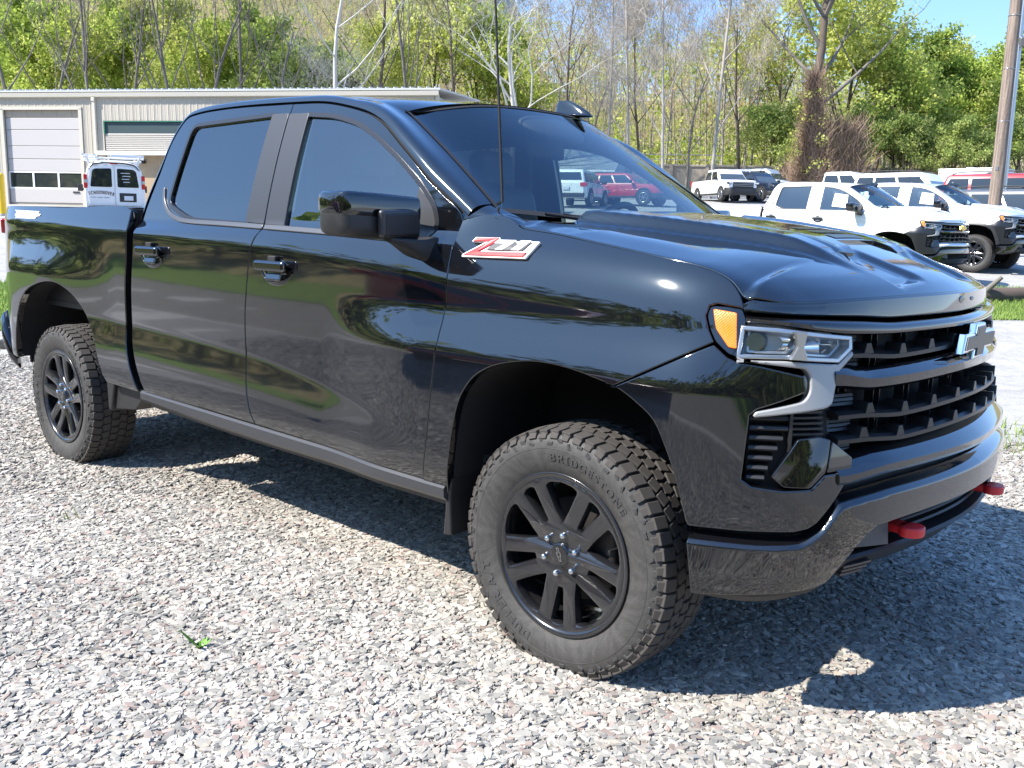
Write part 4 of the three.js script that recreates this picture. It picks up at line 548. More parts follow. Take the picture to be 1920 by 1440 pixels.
// seedling in the gravel and grass tufts
{ const leafM = mat([.13, .30, .03], .5), t = thing('seedling', 'single green weed sprouting from the gravel', 'weed', [-.95, .015, 1.73]); const lf = (a, l, w, up) => { const rows = []; for (let i = 0; i <= 6; i++) { const u = i / 6, r = l * u, ww = w * Math.sin(Math.PI * Math.min(1, u * .93 + .06)), y = up * u * l + .004; rows.push([[r * Math.cos(a) - ww * Math.sin(a), y, r * Math.sin(a) + ww * Math.cos(a)], [r * Math.cos(a), y - .004, r * Math.sin(a)], [r * Math.cos(a) + ww * Math.sin(a), y, r * Math.sin(a) - ww * Math.cos(a)]]); } return loft(rows, false, false, 1); };
  for (const [a, l, w, u] of [[2.2, .065, .013, 1.1], [.6, .05, .012, .7], [4.2, .045, .011, .5], [5.3, .04, .010, .8]]) mesh('leaf', lf(a, l, w, u), leafM, t); mesh('stem', rod([0, -.01, 0], [0, .03, 0], .003), leafM, t);
  const bladeG = geoFrom([-.004, 0, 0, .004, 0, 0, .002, .6, .12, -.002, .6, .12, 0, 1, .3], null, [0, 1, 2, 0, 2, 3, 3, 2, 4]); const tuft = (cx, cz, n, rad, hh) => { const t2 = new THREE.InstancedMesh(bladeG, mat([1, 1, 1], .8, 0, { transmission: .3, thickness: 0 }), n), Mx = new THREE.Matrix4(), Q = new THREE.Quaternion(), E = new THREE.Euler(), C = new THREE.Color(); for (let i = 0; i < n; i++) { const x = cx + (rnd() + rnd() - 1) * rad, z = cz + (rnd() + rnd() - 1) * rad; E.set((rnd() - .5) * .9, rnd() * 6.28, (rnd() - .5) * .9, 'YXZ'); Q.setFromEuler(E); const s = hh * rr_(.5, 1.3); Mx.compose(new THREE.Vector3(x, groundY(x, z), z), Q, new THREE.Vector3(1.2, s, s)); t2.setMatrixAt(i, Mx); const k = rr_(.7, 1.3); C.setRGB(.20 * k, .28 * k, .05 * k); t2.setColorAt(i, C); } return t2; };
  const tf = [[.23, -3.55, 120, .35], [.05, -4.1, 90, .4], [-7.75, .15, 60, .3], [-2.6, 1.45, 6, .04]]; tf.forEach(([x, z, n, r], i) => { const g = tuft(x, z, n, r, .085); g.name = numbered('grass_tuft'); scene.add(g); tag(g, null, null, null, 'stuff'); });
  const lawn = []; const big = new THREE.InstancedMesh(bladeG, mat([1, 1, 1], .85, 0, { transmission: .3, thickness: 0 }), 26000), Mx = new THREE.Matrix4(), Q = new THREE.Quaternion(), E = new THREE.Euler(), C = new THREE.Color();
  for (let i = 0; i < 26000; i++) { const right = rnd() < .6, l = right ? rr_(5.5, 11) : rr_(-10, -4.6), d = right ? rr_(12.6, 16.3) : rr_(10.3, 14.2), [x, z] = lotXZ(l, d); E.set((rnd() - .5) * .9, rnd() * 6.28, (rnd() - .5) * .9, 'YXZ'); Q.setFromEuler(E); const s = rr_(.04, .10); Mx.compose(new THREE.Vector3(x, groundY(x, z) + .01, z), Q, new THREE.Vector3(1.6, s, s)); big.setMatrixAt(i, Mx); const k = rr_(.7, 1.3); C.setRGB(.21 * k, .30 * k, .05 * k); big.setColorAt(i, C); }
  big.name = 'verge_grass'; scene.add(big); tag(big, null, null, null, 'stuff'); }
// ---------- black pickup ----------
const M = {
  paint: mat([0.004, 0.0045, 0.006], 0.035, 0, { ior: 1.64, clearcoat: 1, clearcoatRoughness: 0.06 }),
  gloss: mat([0.004, 0.004, 0.005], 0.03, 0, { ior: 1.58, clearcoat: 1, clearcoatRoughness: 0.04 }),
  plastic: mat([0.018, 0.018, 0.019], 0.45), dark: mat([0.010, 0.010, 0.011], 0.75), satin: mat([0.035, 0.036, 0.040], 0.38), grille: mat([0.014, 0.014, 0.015], 0.32), liner: mat([0.008, 0.008, 0.009], 0.9),
  rubber: mat([0.032, 0.032, 0.032], 0.62), tread: mat([0.046, 0.041, 0.037], 0.85), wheel: mat([0.016, 0.016, 0.018], 0.22, 0.2, { clearcoat: 1, clearcoatRoughness: 0.06 }),
  chrome: mat([0.75, 0.76, 0.78], 0.08, 1), darkChrome: mat([0.16, 0.165, 0.17], 0.16, 1), silver: mat([0.50, 0.50, 0.50], 0.32, 0.9), white: mat([0.8, 0.8, 0.8], 0.4), red: mat([0.60, 0.025, 0.03], 0.35), bright: mat([0.55, 0.02, 0.022], 0.3),
  amber: mat([0.95, 0.30, 0.01], 0.18, 0, { clearcoat: 1 }), tail: mat([0.55, 0.02, 0.03], 0.12, 0, { clearcoat: 1 }),
  glass: mat([0.76, 0.86, 0.84], 0.0, 0, { transmission: 1, thickness: 0, ior: 1.85 }), sideGlass: mat([0.56, 0.68, 0.70], 0.0, 0, { transmission: 1, thickness: 0, ior: 2.45 }), privacy: mat([0.06, 0.075, 0.085], 0.0, 0, { transmission: 1, thickness: 0, ior: 2.4 }),
  lens: mat([0.97, 0.98, 0.98], 0.0, 0, { transmission: 1, thickness: 0, ior: 1.45 }), trim: mat([0.022, 0.022, 0.025], 0.25), belt: mat([0.10, 0.102, 0.108], 0.30, 0.3), interior: mat([0.05, 0.05, 0.05], 0.8), leather: mat([0.06, 0.06, 0.06], 0.6), shade: mat([0.10, 0.10, 0.098], 0.85),
};
const truck = thing('pickup_truck', 'large glossy black crew cab pickup parked on the gravel in front', 'pickup truck');
const both = (name, g, m, parent = truck) => { const a = mesh(name, g, m, parent), gg = Array.isArray(g) ? merge(g) : g; const b = mesh(name, mirrorZ(gg), m, parent); return [a, b]; };
const K0 = skirt();
// outlines on the body side (distance along the side, height)
const DOORCUT = [[-0.545, 1.461, .02], [-0.546, 1.401], [-0.537, 1.30], [-0.537, 1.205], [-0.535, 1.094], [-0.533, 1.053], [-0.541, 0.964], [-0.559, 0.835], [-0.581, 0.666], [-0.606, 0.541]];
const BGAP = [[-1.690, 1.437], [-1.728, 1.362], [-1.752, 1.284], [-1.788, 1.097], [-1.796, 1.018], [-1.794, 0.892], [-1.782, 0.774], [-1.764, 0.688], [-1.73, 0.60], [-1.712, 0.565]];
const FARCH = [[0.478, 0.60], [0.470, 0.639], [0.452, 0.705], [0.428, 0.777], [0.397, 0.848], [0.357, 0.917], [0.303, 0.957], [0.241, 0.990], [0.165, 1.010], [0.069, 1.027], [-0.051, 1.035], [-0.146, 1.028], [-0.266, 0.998], [-0.351, 0.950], [-0.414, 0.869], [-0.447, 0.758], [-0.472, 0.611], [-.487, .54], [-.50, .495]];
const RARCH = [[-4.29, 0.58], [-4.285, 0.66], [-4.265, 0.755], [-4.19, 0.905], [-4.075, 1.003], [-3.885, 1.062], [-3.69, 1.080], [-3.525, 1.040], [-3.405, 0.974], [-3.32, 0.893], [-3.245, 0.783], [-3.19, 0.672], [-3.145, .60], [-3.12, 0.57]];
const fenderPoly = [...spline([[-.549, 1.47], [-.47, 1.492], [-.38, 1.484], [-.325, 1.458]], 4), ...spline(HGAP, 3).slice(1), [.568, 1.246], [.50, 1.254], [.478, 1.247], [.472, 1.22], [.487, 1.18], [.507, 1.149],
  [.444, 1.117], [.300, 1.040], [.222, .998], ...spline(FARCH.slice(8), 4), [-.60, .49], [-.612, .541], ...spline(DOORCUT.slice(1).reverse(), 3).slice(1)];
const doorCut = spline(DOORCUT, 3), bGap = spline(BGAP, 3);
{ const top = spline([[-.549, 1.47], [-.47, 1.492], [-.38, 1.484], [-.325, 1.458]], 5); both('cowl_corner', patch((u, v) => { const i = u * (top.length - 1), k = Math.min(top.length - 2, Math.floor(i)), t = i - k, q = K0(lerp(top[k][0], top[k + 1][0], t), lerp(top[k][1], top[k + 1][1], t)); const e = [lerp(-.50, -.28, u), lerp(1.528, 1.445, u), lerp(.80, .775, u)], c = [lerp(q[0], e[0], .4), Math.max(q[1], e[1]) - lerp(.008, .0, u) + .004, q[2] - .012]; const w = 1 - v; return [0, 1, 2].map(j => w * w * (q[j] - (j === 1 ? .003 : 0)) + 2 * w * v * c[j] + v * v * e[j]); }, 24, 10), M.paint); }
both('fender', panel(K0, fenderPoly, { du: .018, dv: .014, depth: .02, vLines: [1.0, 1.4, 1.42, 1.44, 1.46] }), M.paint);
// doors with window openings
const UP = [[-0.545, 1.461], [-0.565, 1.498], [-0.650, 1.554], [-0.737, 1.611], [-0.833, 1.684], [-0.930, 1.753], [-1.037, 1.826], [-1.141, 1.873], [-1.290, 1.910], [-1.452, 1.937], [-1.681, 1.950]];
const UPR = [[-1.681, 1.950], [-2.178, 1.962], [-2.48, 1.952], [-2.560, 1.937], [-2.615, 1.885], [-2.658, 1.808], [-2.700, 1.667], [-2.770, 1.50], [-2.79, 1.44]];
const REARCUT = [[-2.79, 1.44], [-2.80, 1.30], [-2.832, 1.14], [-2.842, 1.03], [-2.840, .86], [-2.805, .75], [-2.75, .655], [-2.70, .575]];
const frontDoor = [...spline(UP, 4), ...spline([...BGAP], 3), [-1.2, .553], ...doorCut.slice(1).reverse()];
const rearDoor = [...spline(UPR, 4), ...spline(REARCUT, 3).slice(1), [-2.1, .572], ...spline(BGAP, 3).reverse()];
const WINF = roundPoly([[-1.553, 1.425, .01], [-1.556, 1.893, .012], [-1.362, 1.876, .05], [-1.201, 1.838, .05], [-1.058, 1.776, .04], [-0.908, 1.690, .04], [-0.780, 1.600, .06], [-0.695, 1.52, .06], [-0.668, 1.45, .05], [-0.70, 1.402, .05]], .02, 4);
const WINR = roundPoly([[-2.545, 1.52, .05], [-2.475, 1.895, .05], [-1.80, 1.907, .01], [-1.825, 1.437, .01], [-2.335, 1.452, .09]], .02, 5);
const DS = doorS();
function panelHole(S, outer, hole, o = {}) {
  // slit the outline open to the hole for the skin; hem both loops
  const oi = area2(outer) < 0 ? outer.slice().reverse() : outer, hi = area2(hole) > 0 ? hole.slice().reverse() : hole; const r = o.r ?? .0035;
  const A = cleanPoly(insetPoly(oi, (o.inset || 0) + r)), B = cleanPoly(insetPoly(hi, r)); let best = [0, 0, 1e9];
  A.forEach((a, i) => B.forEach((b, j) => { const d = Math.hypot(a[0] - b[0], a[1] - b[1]); if (d < best[2]) best = [i, j, d]; }));
  const [i, j] = best, slit = [...A.slice(0, i + 1), ...B.slice(j), ...B.slice(0, j + 1), ...A.slice(i)];
  const skin = rawPanel(S, slit, o), list = [skin, hem(S, A, o), hem(S, B, o)];
  return merge(list);
}
const rawPanel = (S, poly, o) => { const p = poly.slice(); return panelRaw(S, p, o); };
function panelRaw(S, poly, o) {                                       // skin only, outline may contain a slit
  const { du = 0.02, dv = 0.02, vLines } = o; const us = poly.map(p => p[0]), vs = poly.map(p => p[1]); const u0 = Math.min(...us), u1 = Math.max(...us), v0 = Math.min(...vs), v1 = Math.max(...vs);
  const nu = Math.ceil((u1 - u0) / du), nv = Math.ceil((v1 - v0) / dv); let Vv = []; for (let i = 0; i <= nv; i++) Vv.push(v0 + (v1 - v0) * i / nv); if (vLines) Vv = [...Vv, ...vLines.filter(v => v > v0 && v < v1)].sort((a, b) => a - b);
  const P = [], N = [], I = [], key = new Map(); const vert = q => { const k = q[0].toFixed(5) + ',' + q[1].toFixed(5); let i = key.get(k); if (i === undefined) { i = P.length / 3; key.set(k, i); P.push(...S(q[0], q[1])); N.push(...surfN(S, q[0], q[1])); } return i; };
  const tri = new Set();
  for (let j = 0; j < Vv.length - 1; j++) { const row = clipAxis(clipAxis(poly, 1, Vv[j + 1], true), 1, Vv[j], false); if (row.length < 3) continue;
    for (let i = 0; i < nu; i++) { const a = u0 + (u1 - u0) * i / nu, b = u0 + (u1 - u0) * (i + 1) / nu; const c = cleanPoly(clipAxis(clipAxis(row, 0, b, true), 0, a, false)); if (c.length < 3 || Math.abs(area2(c)) < 1e-9) continue;
      const f = THREE.ShapeUtils.triangulateShape(c.map(p => new THREE.Vector2(...p)), []), k = c.map(vert); for (const t of f) if (k[t[0]] !== k[t[1]] && k[t[1]] !== k[t[2]] && k[t[0]] !== k[t[2]]) I.push(k[t[0]], k[t[1]], k[t[2]]); } }
  return geoFrom(P, N, I);
}
function hem(S, loop, o) {                                            // rounded hem round a loop; loop runs so that the outside of the metal is on its right
  const { r = .0035, depth = .012, du = .02 } = o, b = []; for (let i = 0; i < loop.length; i++) { const a = loop[i], c = loop[(i + 1) % loop.length], l = Math.hypot(c[0] - a[0], c[1] - a[1]), n = Math.max(1, Math.ceil(l / du)); for (let k = 0; k < n; k++) b.push([a[0] + (c[0] - a[0]) * k / n, a[1] + (c[1] - a[1]) * k / n]); }
  const Mn = b.length, Kk = 4, P = [], N = [], I = [];
  for (let i = 0; i < Mn; i++) { const a = b[(i + Mn - 1) % Mn], q = b[i], c = b[(i + 1) % Mn], tx = c[0] - a[0], ty = c[1] - a[1], tl = Math.hypot(tx, ty) || 1, e = 3e-4, s = S(q[0], q[1]), n = surfN(S, q[0], q[1]);
    let tg = V.norm(V.sub(S(q[0] + tx / tl * e, q[1] + ty / tl * e), s)), out = V.sub(S(q[0] + ty / tl * e, q[1] - tx / tl * e), s); out = V.sub(out, V.mul(n, V.dot(out, n))); out = V.norm(V.sub(out, V.mul(tg, V.dot(out, tg))));
    for (let k = 0; k <= Kk; k++) { const an = k / Kk * Math.PI / 2, sn = Math.sin(an), cs = Math.cos(an); P.push(...V.add(V.add(s, V.mul(out, r * sn)), V.mul(n, -r * (1 - cs)))); N.push(...V.add(V.mul(n, cs), V.mul(out, sn))); }
    P.push(...V.add(V.add(s, V.mul(out, r)), V.mul(n, -r - depth))); N.push(...out); }
  const st = Kk + 2; for (let i = 0; i < Mn; i++) { const a = i * st, c = ((i + 1) % Mn) * st; for (let k = 0; k < st - 1; k++) I.push(a + k, a + k + 1, c + k, c + k, a + k + 1, c + k + 1); }
  return geoFrom(P, N, I);
}
const doorLines = []; for (const y of [1.38, 1.39, 1.40, 1.41, 1.42, 1.43, 1.44, 1.45]) doorLines.push(y);
const doorOpt = { du: .016, dv: .012, inset: .0018, vLines: doorLines, depth: .03 };
const fdoors = both('front_door', panelHole(DS, frontDoor, WINF, doorOpt), M.paint), rdoors = both('rear_door', panelHole(DS, rearDoor, WINR, doorOpt), M.paint);
// window trim rings, glass, centre post covers
const ring = (S, outer, inner, o) => panelHole(S, outer, inner, { r: .002, depth: .006, du: .03, dv: .03, ...o });
[[fdoors, WINF, insetPoly(WINF, -.024), 'F'], [rdoors, WINR, insetPoly(WINR, -.022), 'R']].forEach(([d, w, out, k]) => {
  const grow = area2(w) > 0 ? w : w.slice().reverse();
  const outer = insetPoly(grow, -.012), inner = insetPoly(grow, .004);
  const g = ring(doorS(.003), outer, inner, {}), gl = panel(doorS(-.010), insetPoly(grow, .003), { du: .06, dv: .06, edge: false });
  [0, 1].forEach(i => { mesh('window_trim', i ? mirrorZ(g) : g, M.trim, d[i]); mesh('window_glass', i ? mirrorZ(gl) : gl, k === 'F' ? M.sideGlass : M.privacy, d[i]); });
});
// brighter belt moulding under both windows
{ const bm = pts => { const P = spline(pts, 6), up = [], lo = []; P.forEach((p, i) => { const a = P[Math.max(0, i - 1)], c = P[Math.min(P.length - 1, i + 1)], l = Math.hypot(c[0] - a[0], c[1] - a[1]), nx = -(c[1] - a[1]) / l, ny = (c[0] - a[0]) / l; up.push([p[0] + nx * .011, p[1] + ny * .011]); lo.push([p[0] - nx * .011, p[1] - ny * .011]); }); return panel(doorS(.007), [...lo, ...up.reverse()], { du: .03, dv: .008, r: .004, depth: .012 }); };
  const a = bm([[-1.684, 1.424], [-1.2, 1.410], [-.80, 1.394], [-.70, 1.389]]), b = bm([[-2.615, 1.60], [-2.590, 1.535], [-2.53, 1.482], [-2.43, 1.450], [-2.33, 1.440], [-2.0, 1.432], [-1.694, 1.424]]); [0, 1].forEach(i => { mesh('belt_moulding', i ? mirrorZ(a) : a, M.belt, fdoors[i]); mesh('belt_moulding', i ? mirrorZ(b) : b, M.belt, rdoors[i]); });
  const post1 = panel(doorS(.004), [[-1.688, 1.435], [-1.548, 1.430], [-1.540, 1.900], [-1.680, 1.906]], { r: .003, depth: .01, du: .03, dv: .03 }), post2 = panel(doorS(.004), [[-1.842, 1.443], [-1.696, 1.435], [-1.688, 1.908], [-1.812, 1.912]], { r: .003, depth: .01, du: .03, dv: .03 });
  [0, 1].forEach(i => { mesh('pillar_cover', i ? mirrorZ(post1) : post1, M.satin, fdoors[i]); mesh('pillar_cover', i ? mirrorZ(post2) : post2, M.satin, rdoors[i]); });
  const sail = panel(doorS(-.002), roundPoly([[-.795, 1.402, .01], [-.785, 1.592, .01], [-.705, 1.525, .05], [-.675, 1.45, .04], [-.70, 1.404, .03]], .02, 4), { r: .004, depth: .012 });
  [0, 1].forEach(i => mesh('mirror_sail', i ? mirrorZ(sail) : sail, M.satin, fdoors[i])); }
// door handles with a scooped recess and key bezel
function handle(x, y, d) {
  const z = doorZ(x, y), cup = new THREE.SphereGeometry(1, 24, 16).scale(.105, .060, .012).translate(x + .005, y - .018, z - .003);
  const bar = xf(rbox(.215, .045, .03, .014, 3), [x, y + .008, z + .028]), strap = xf(rbox(.10, .034, .02, .008, 2), [x + .01, y - .038, z + .016], [-.3, 0, 0]), cutG = xf(rbox(.055, .03, .02, .006, 2), [x - .0, y + .035, z + .012]);
  const frame = tube([[x - .085, y - .012, z + .014], [x - .045, y - .052, z + .014], [x + .03, y - .054, z + .014], [x + .05, y - .03, z + .014], [x + .10, y - .016, z + .014]], .005, 6, 24);
  [0, 1].forEach(i => { const h = mesh('door_handle', i ? mirrorZ(bar) : bar, M.darkChrome, d[i]); });
  [0, 1].forEach(i => { mesh('handle_recess', i ? mirrorZ(cup) : cup, M.gloss, d[i]); mesh('handle_bezel', i ? mirrorZ(merge([frame, strap])) : merge([frame, strap]), M.darkChrome, d[i]); mesh('handle_pivot', i ? mirrorZ(cutG) : cutG, M.dark, d[i]); });
}
handle(-1.555, 1.258, fdoors); handle(-2.60, 1.284, rdoors);
// bed side with wheel arch
const bedTop = pwl([[-4.6, 1.502], [-2.7, 1.492]]);
const bedPoly = [...spline([[-4.74, 1.47], [-4.71, 1.499], [-4.64, 1.503], [-3.6, 1.498], [-2.868, 1.492], [-2.862, 1.47], [-2.872, 1.285], [-2.903, 1.10], [-2.908, .95], [-2.900, .816], [-2.855, .70], [-2.80, .61], [-2.775, .565]], 4), [-3.06, .57], ...spline(RARCH, 4).reverse(), [-4.42, .585], [-4.60, .70], [-4.72, .80], [-4.74, 1.0], [-4.74, 1.3]];
both('bed_side', panel(K0, bedPoly, { du: .018, dv: .014, r: .005, depth: .03 }), M.paint);
// dark gap between cab and bed, cab back corner
both('cab_corner', [patch((u, v) => { const y = lerp(.56, 1.46, u), x = pwl(REARCUT.slice().reverse().map(p => [p[1], p[0]]))(y) - .006; return [x - .025 * v, y, doorZ(x, y) - .012 - .05 * v * v]; }, 30, 3, true)], M.paint);
// rocker under the doors
both('rocker_panel', along(-2.74, -.50, s => { const y0 = pwl([[-2.74, .583], [-2.1, .572], [-.6, .545]])(s), h = pwl([[-2.74, .062], [-1.7, .074], [-.6, .062]])(s), d = sideD(s, y0); return [[d - .10, y0], [d - .005, y0 - .004], [d + .006, y0 - .014], [d + .004, y0 - h + .016], [d - .012, y0 - h], [d - .12, y0 - h - .01]]; }, .05), M.satin);
both('rocker_step', along(-2.70, -.52, s => { const y0 = pwl([[-2.74, .583], [-2.1, .572], [-.6, .545]])(s) - pwl([[-2.74, .062], [-1.7, .074], [-.6, .062]])(s), d = sideD(s, y0 + .06) - .025; return [[d - .10, y0 + .01], [d, y0 + .004], [d - .006, y0 - .022], [d - .10, y0 - .03]]; }, .1), M.plastic);
// cab rails: band from the door cut line to roof and windscreen
const RAILP = spline([[-2.81, 1.44], [-2.772, 1.55], [-2.703, 1.70], [-2.664, 1.812], [-2.620, 1.892], [-2.563, 1.944], [-2.482, 1.959], [-2.178, 1.969], [-1.681, 1.957], [-1.452, 1.944], [-1.290, 1.917], [-1.139, 1.880], [-1.033, 1.833], [-0.925, 1.760], [-0.828, 1.691], [-0.732, 1.618], [-0.645, 1.561], [-0.560, 1.505], [-.53, 1.485]], 5);
const railLen = [0]; for (let i = 1; i < RAILP.length; i++) railLen.push(railLen[i - 1] + Math.hypot(RAILP[i][0] - RAILP[i - 1][0], RAILP[i][1] - RAILP[i - 1][1]));
const railAt = t => { const L = t * railLen[railLen.length - 1]; let i = 0; while (i < railLen.length - 2 && L > railLen[i + 1]) i++; const f = (L - railLen[i]) / (railLen[i + 1] - railLen[i]); return [lerp(RAILP[i][0], RAILP[i + 1][0], f), lerp(RAILP[i][1], RAILP[i + 1][1], f)]; };
const windQ = x => { const t = clamp((x + 1.09) / .64, -.2, 1.1); return [x, lerp(1.897, 1.497, t) + .012 * 4 * t * (1 - t), lerp(.685, .815, t)]; };   // windscreen edge
function railQ(p) {                                                   // inner edge facing point p of the cut line
  const roof = [p[0], p[1] + .030, cabZ(p[0], p[1]) - .085], wx = windQ(p[0] + .035), back = [p[0] - .03, p[1] + .012, cabZ(p[0], p[1]) - .07];
  const a = sst(-1.30, -1.02, p[0]), b = sst(-2.47, -2.60, p[0]);
  let q = V.add(V.mul(roof, 1 - a), V.mul(wx, a)); return V.add(V.mul(q, 1 - b), V.mul(back, b));
}
const railS = (t, w) => { const e = 2e-3, p = railAt(t), pa = railAt(Math.max(0, t - e)), pb = railAt(Math.min(1, t + e)); const P0 = cabS()(p[0], p[1]), Q = railQ(p);
  let tx = pb[0] - pa[0], ty = pb[1] - pa[1]; const l = Math.hypot(tx, ty); tx /= l; ty /= l; const o = [p[0] - ty * .01, p[1] + tx * .01]; const T0 = V.norm(V.sub(cabS()(o[0], o[1]), P0));
  const d = V.len(V.sub(Q, P0)), a = sst(-1.30, -1.02, p[0]), b = sst(-2.47, -2.60, p[0]); let T1 = V.norm([lerp(0, .45, a) - .55 * b, lerp(lerp(.16, .10, a), .0, b), -1]);
  const c1 = V.add(P0, V.mul(T0, d * .45)), c2 = V.sub(Q, V.mul(T1, d * .42)); const k = 1 - w; let r = [0, 0, 0];
  [[P0, k * k * k], [c1, 3 * k * k * w], [c2, 3 * k * w * w], [Q, w * w * w]].forEach(([q, f]) => r = V.add(r, V.mul(q, f))); return r; };
both('cab_rail', patch((u, v) => railS(u, v), 150, 12), M.paint);
// dark seals in the gaps round the doors
{ const seal = (pts, w, cl) => { const P = spline(pts, 3); return patch((u, v) => { const i = u * (P.length - 1), k = Math.min(P.length - 2, Math.floor(i)), t = i - k, x = lerp(P[k][0], P[k + 1][0], t), y = lerp(P[k][1], P[k + 1][1], t), nx = -(P[k + 1][1] - P[k][1]), ny = P[k + 1][0] - P[k][0], l = Math.hypot(nx, ny) || 1; return doorS(-.016)(x + nx / l * (v - .5) * w, y + ny / l * (v - .5) * w); }, P.length, 2); };
  both('door_seal', [seal([...UPR.slice().reverse(), ...UP.slice().reverse()].slice(0, -1), .04), seal(BGAP, .04), seal(DOORCUT.slice(1), .04), seal([[-1.685, 1.44], [-1.681, 1.95]], .04)], M.liner); }
// roof and windscreen
const tRoof0 = .265, roofEdge = x => railQ([x, pwl(RAILP.slice(25, 80).map(p => [p[0], p[1]]))(x)]);
const hdrX = u => -1.09 + .145 * (1 - Math.pow(Math.abs(u), 2.2));
const roofS = (u, v) => { const w = u * 2 - 1, xh = hdrX(w), x = lerp(-2.62, xh, v), xe = lerp(-2.60, -1.10, v), q = roofEdge(xe); const zE = q[2], cr = 1 - w * w, drop = .030 * sst(.70, 1, v) * sst(.7, 1, v);
  return [lerp(x, lerp(q[0], x, .5), w * w), lerp(1.9965 - .008 * Math.pow((v - .35) / .65, 2) - drop * 1.0 - .03 * sst(.12, 0, v), q[1], w * w * lerp(.25, 1, w * w) + w * w * 0) , w * zE]; };
mesh('roof', patch((u, v) => roofS(u, v), 60, 40, false), M.paint, truck);
const windS = (off = 0) => (u, v) => { const w = u * 2 - 1, a = Math.abs(w), xe = lerp(-1.09, -.45, v), e = windQ(xe), h = roofS((w + 1) / 2, 1), bx_ = -.20 - .25 * a * a, by = 1.462 + .033 * a * a;
  const top = [hdrX(w) + .012, h[1] - .008], x = lerp(top[0], bx_, v), y = lerp(top[1], by, v) + .03 * 4 * v * (1 - v) * .5; const k = Math.pow(a, 6); return [lerp(x, e[0], k), lerp(y, e[1], k) + off, w * e[2]]; };
mesh('windscreen', patch(windS(0), 40, 30, true), M.glass, truck);
mesh('windscreen_band', [patch((u, v) => windS(.003)(u, v * .018), 40, 3, true), patch((u, v) => windS(.003)(u * .012, v), 3, 30, true), patch((u, v) => windS(.003)(1 - u * .012, v), 3, 30, false), patch((u, v) => windS(.003)(u, .965 + v * .035), 40, 3, true)], M.dark, truck);
mesh('sensor_housing', [xf(new THREE.SphereGeometry(1, 24, 14).scale(.13, .035, .19), [-.90, 1.875, -.0], [0, 0, -.5])], M.dark, truck);
// rear of the cab
{ const back = (u, v) => { const y = lerp(1.0, 1.965, v), x = pwl([[1.0, -2.86], [1.44, -2.84], [1.70, -2.735], [1.82, -2.694], [1.90, -2.65], [1.97, -2.60]])(y); return [x, y, lerp(-1, 1, u) * (cabZ(x, Math.max(1.4, y)) - .075)]; };
  mesh('cab_back', [patch(back, 24, 24), boxG(-2.83, .9, 0, .02, .75, 1.8)], M.paint, truck);
  mesh('rear_window', patch((u, v) => { const q = back(lerp(.12, .88, u), lerp(.52, .88, v)); return [q[0] - .006, q[1], q[2]]; }, 10, 6), M.privacy, truck); }
// hood
const hoodOut = spline([...hoodEdge.p.slice(0, -1).map(q => [q[0], q[2] - .005]), [hoodFrontX(.9) - .003, HF[HF.length - 1][0] - .002]], 3);
const hoodFront = []; for (let i = 0; i <= 40; i++) { const z = lerp(HF[HF.length - 1][0] - .004, .004 - HF[HF.length - 1][0], i / 40); hoodFront.push([hoodFrontX(z), z]); }
const hoodRear = []; for (let i = 0; i <= 30; i++) { const z = lerp(-.85, .85, i / 30), a = Math.abs(z); hoodRear.push([lerp(-.20, -.33, sst(.45, .8, a)) - .0, z]); }
const hoodPoly = [...hoodOut, ...hoodFront, ...hoodOut.map(p => [p[0], -p[1]]).reverse(), ...hoodRear.slice(1, -1)];
const HS0 = hoodS(), HSx = (x, z) => HS0(x, z);
const hood = mesh('hood', panel(HSx, hoodPoly, { du: .014, dv: .012, r: .006, depth: .02, flip: true }), M.paint, truck);
// raised scoop on the hood: flat roof with a stepped front mouth
{ const rise = (x, z) => { const a = Math.abs(z); return .015 * sst(-.15, .42, x) * (1 - sst(.24, .37, a)) - .004 * sst(.30, .37, a) - .004; };
  const S = (x, z) => [x, hoodY(x, z) + rise(x, z), z];
  const half = [[-.10, .36], [.30, .36], [.545, .335], [.562, .318], [.574, .19], [.492, .165]];
  const poly = roundPoly([...half.map(p => [...p, .008]), ...half.map(p => [p[0], -p[1], .008]).reverse()], .01, 3);
  mesh('hood_scoop', panel(S, poly, { du: .018, dv: .018, r: .003, depth: .02, flip: true }), M.paint, hood);
  const strip = (z0, z1, x0, x1) => panel((x, z) => [x, hoodY(x, z) + rise(x, z) + .0022, z], [[x0, z0], [x0, z1], [x1, z1], [x1, z0]], { du: .02, dv: .02, edge: false, flip: true });
  mesh('hood_decal', [strip(-.13, .13, .30, .345), strip(-.13, .13, .365, .41), strip(-.13, .13, .43, .475)], mat([0.03, 0.03, 0.032], .22), hood); }
const sMir = s => 2 * S_MID - s, symS = s => s > S_MID ? 2 * S_MID - s : s;
// hood nose
mesh('hood_nose', along(.577, sMir(.577), s => { const q = symS(s), cc = contour(q), no = noseOff(q), o = no + .1, yc = hoodY(cc[0] + cc[2] * no - .002, Math.max(0, cc[1] + cc[3] * no)), yl = pwl([[.56, 1.236], [.8, 1.228], [1.02, 1.222], [1.2, 1.213], [S_MID, 1.212]])(q);
  return [[-.112, yc - .003], [-.100, yc - .001], [-.0945, yc - .006], [-.0935, yc - .012], [-.0875, yl + .010], [-.087, yl + .004], [-.091, yl], [-.18, yl - .002], [-.18, yc - .03]].map(p => [p[0] + o * .85, p[1]]); }, .02, undefined, .5), M.paint, hood);
mesh('hood_lettering', [-.10, .02].map((z, i) => { const c = contour(S_MID - z - .0); return xf(new THREE.SphereGeometry(1, 16, 10).scale(.003, i ? .013 : .007, i ? .03 : .02), [c[0] - .091, 1.247, z - .02]); }), M.darkChrome, hood).visible = true;
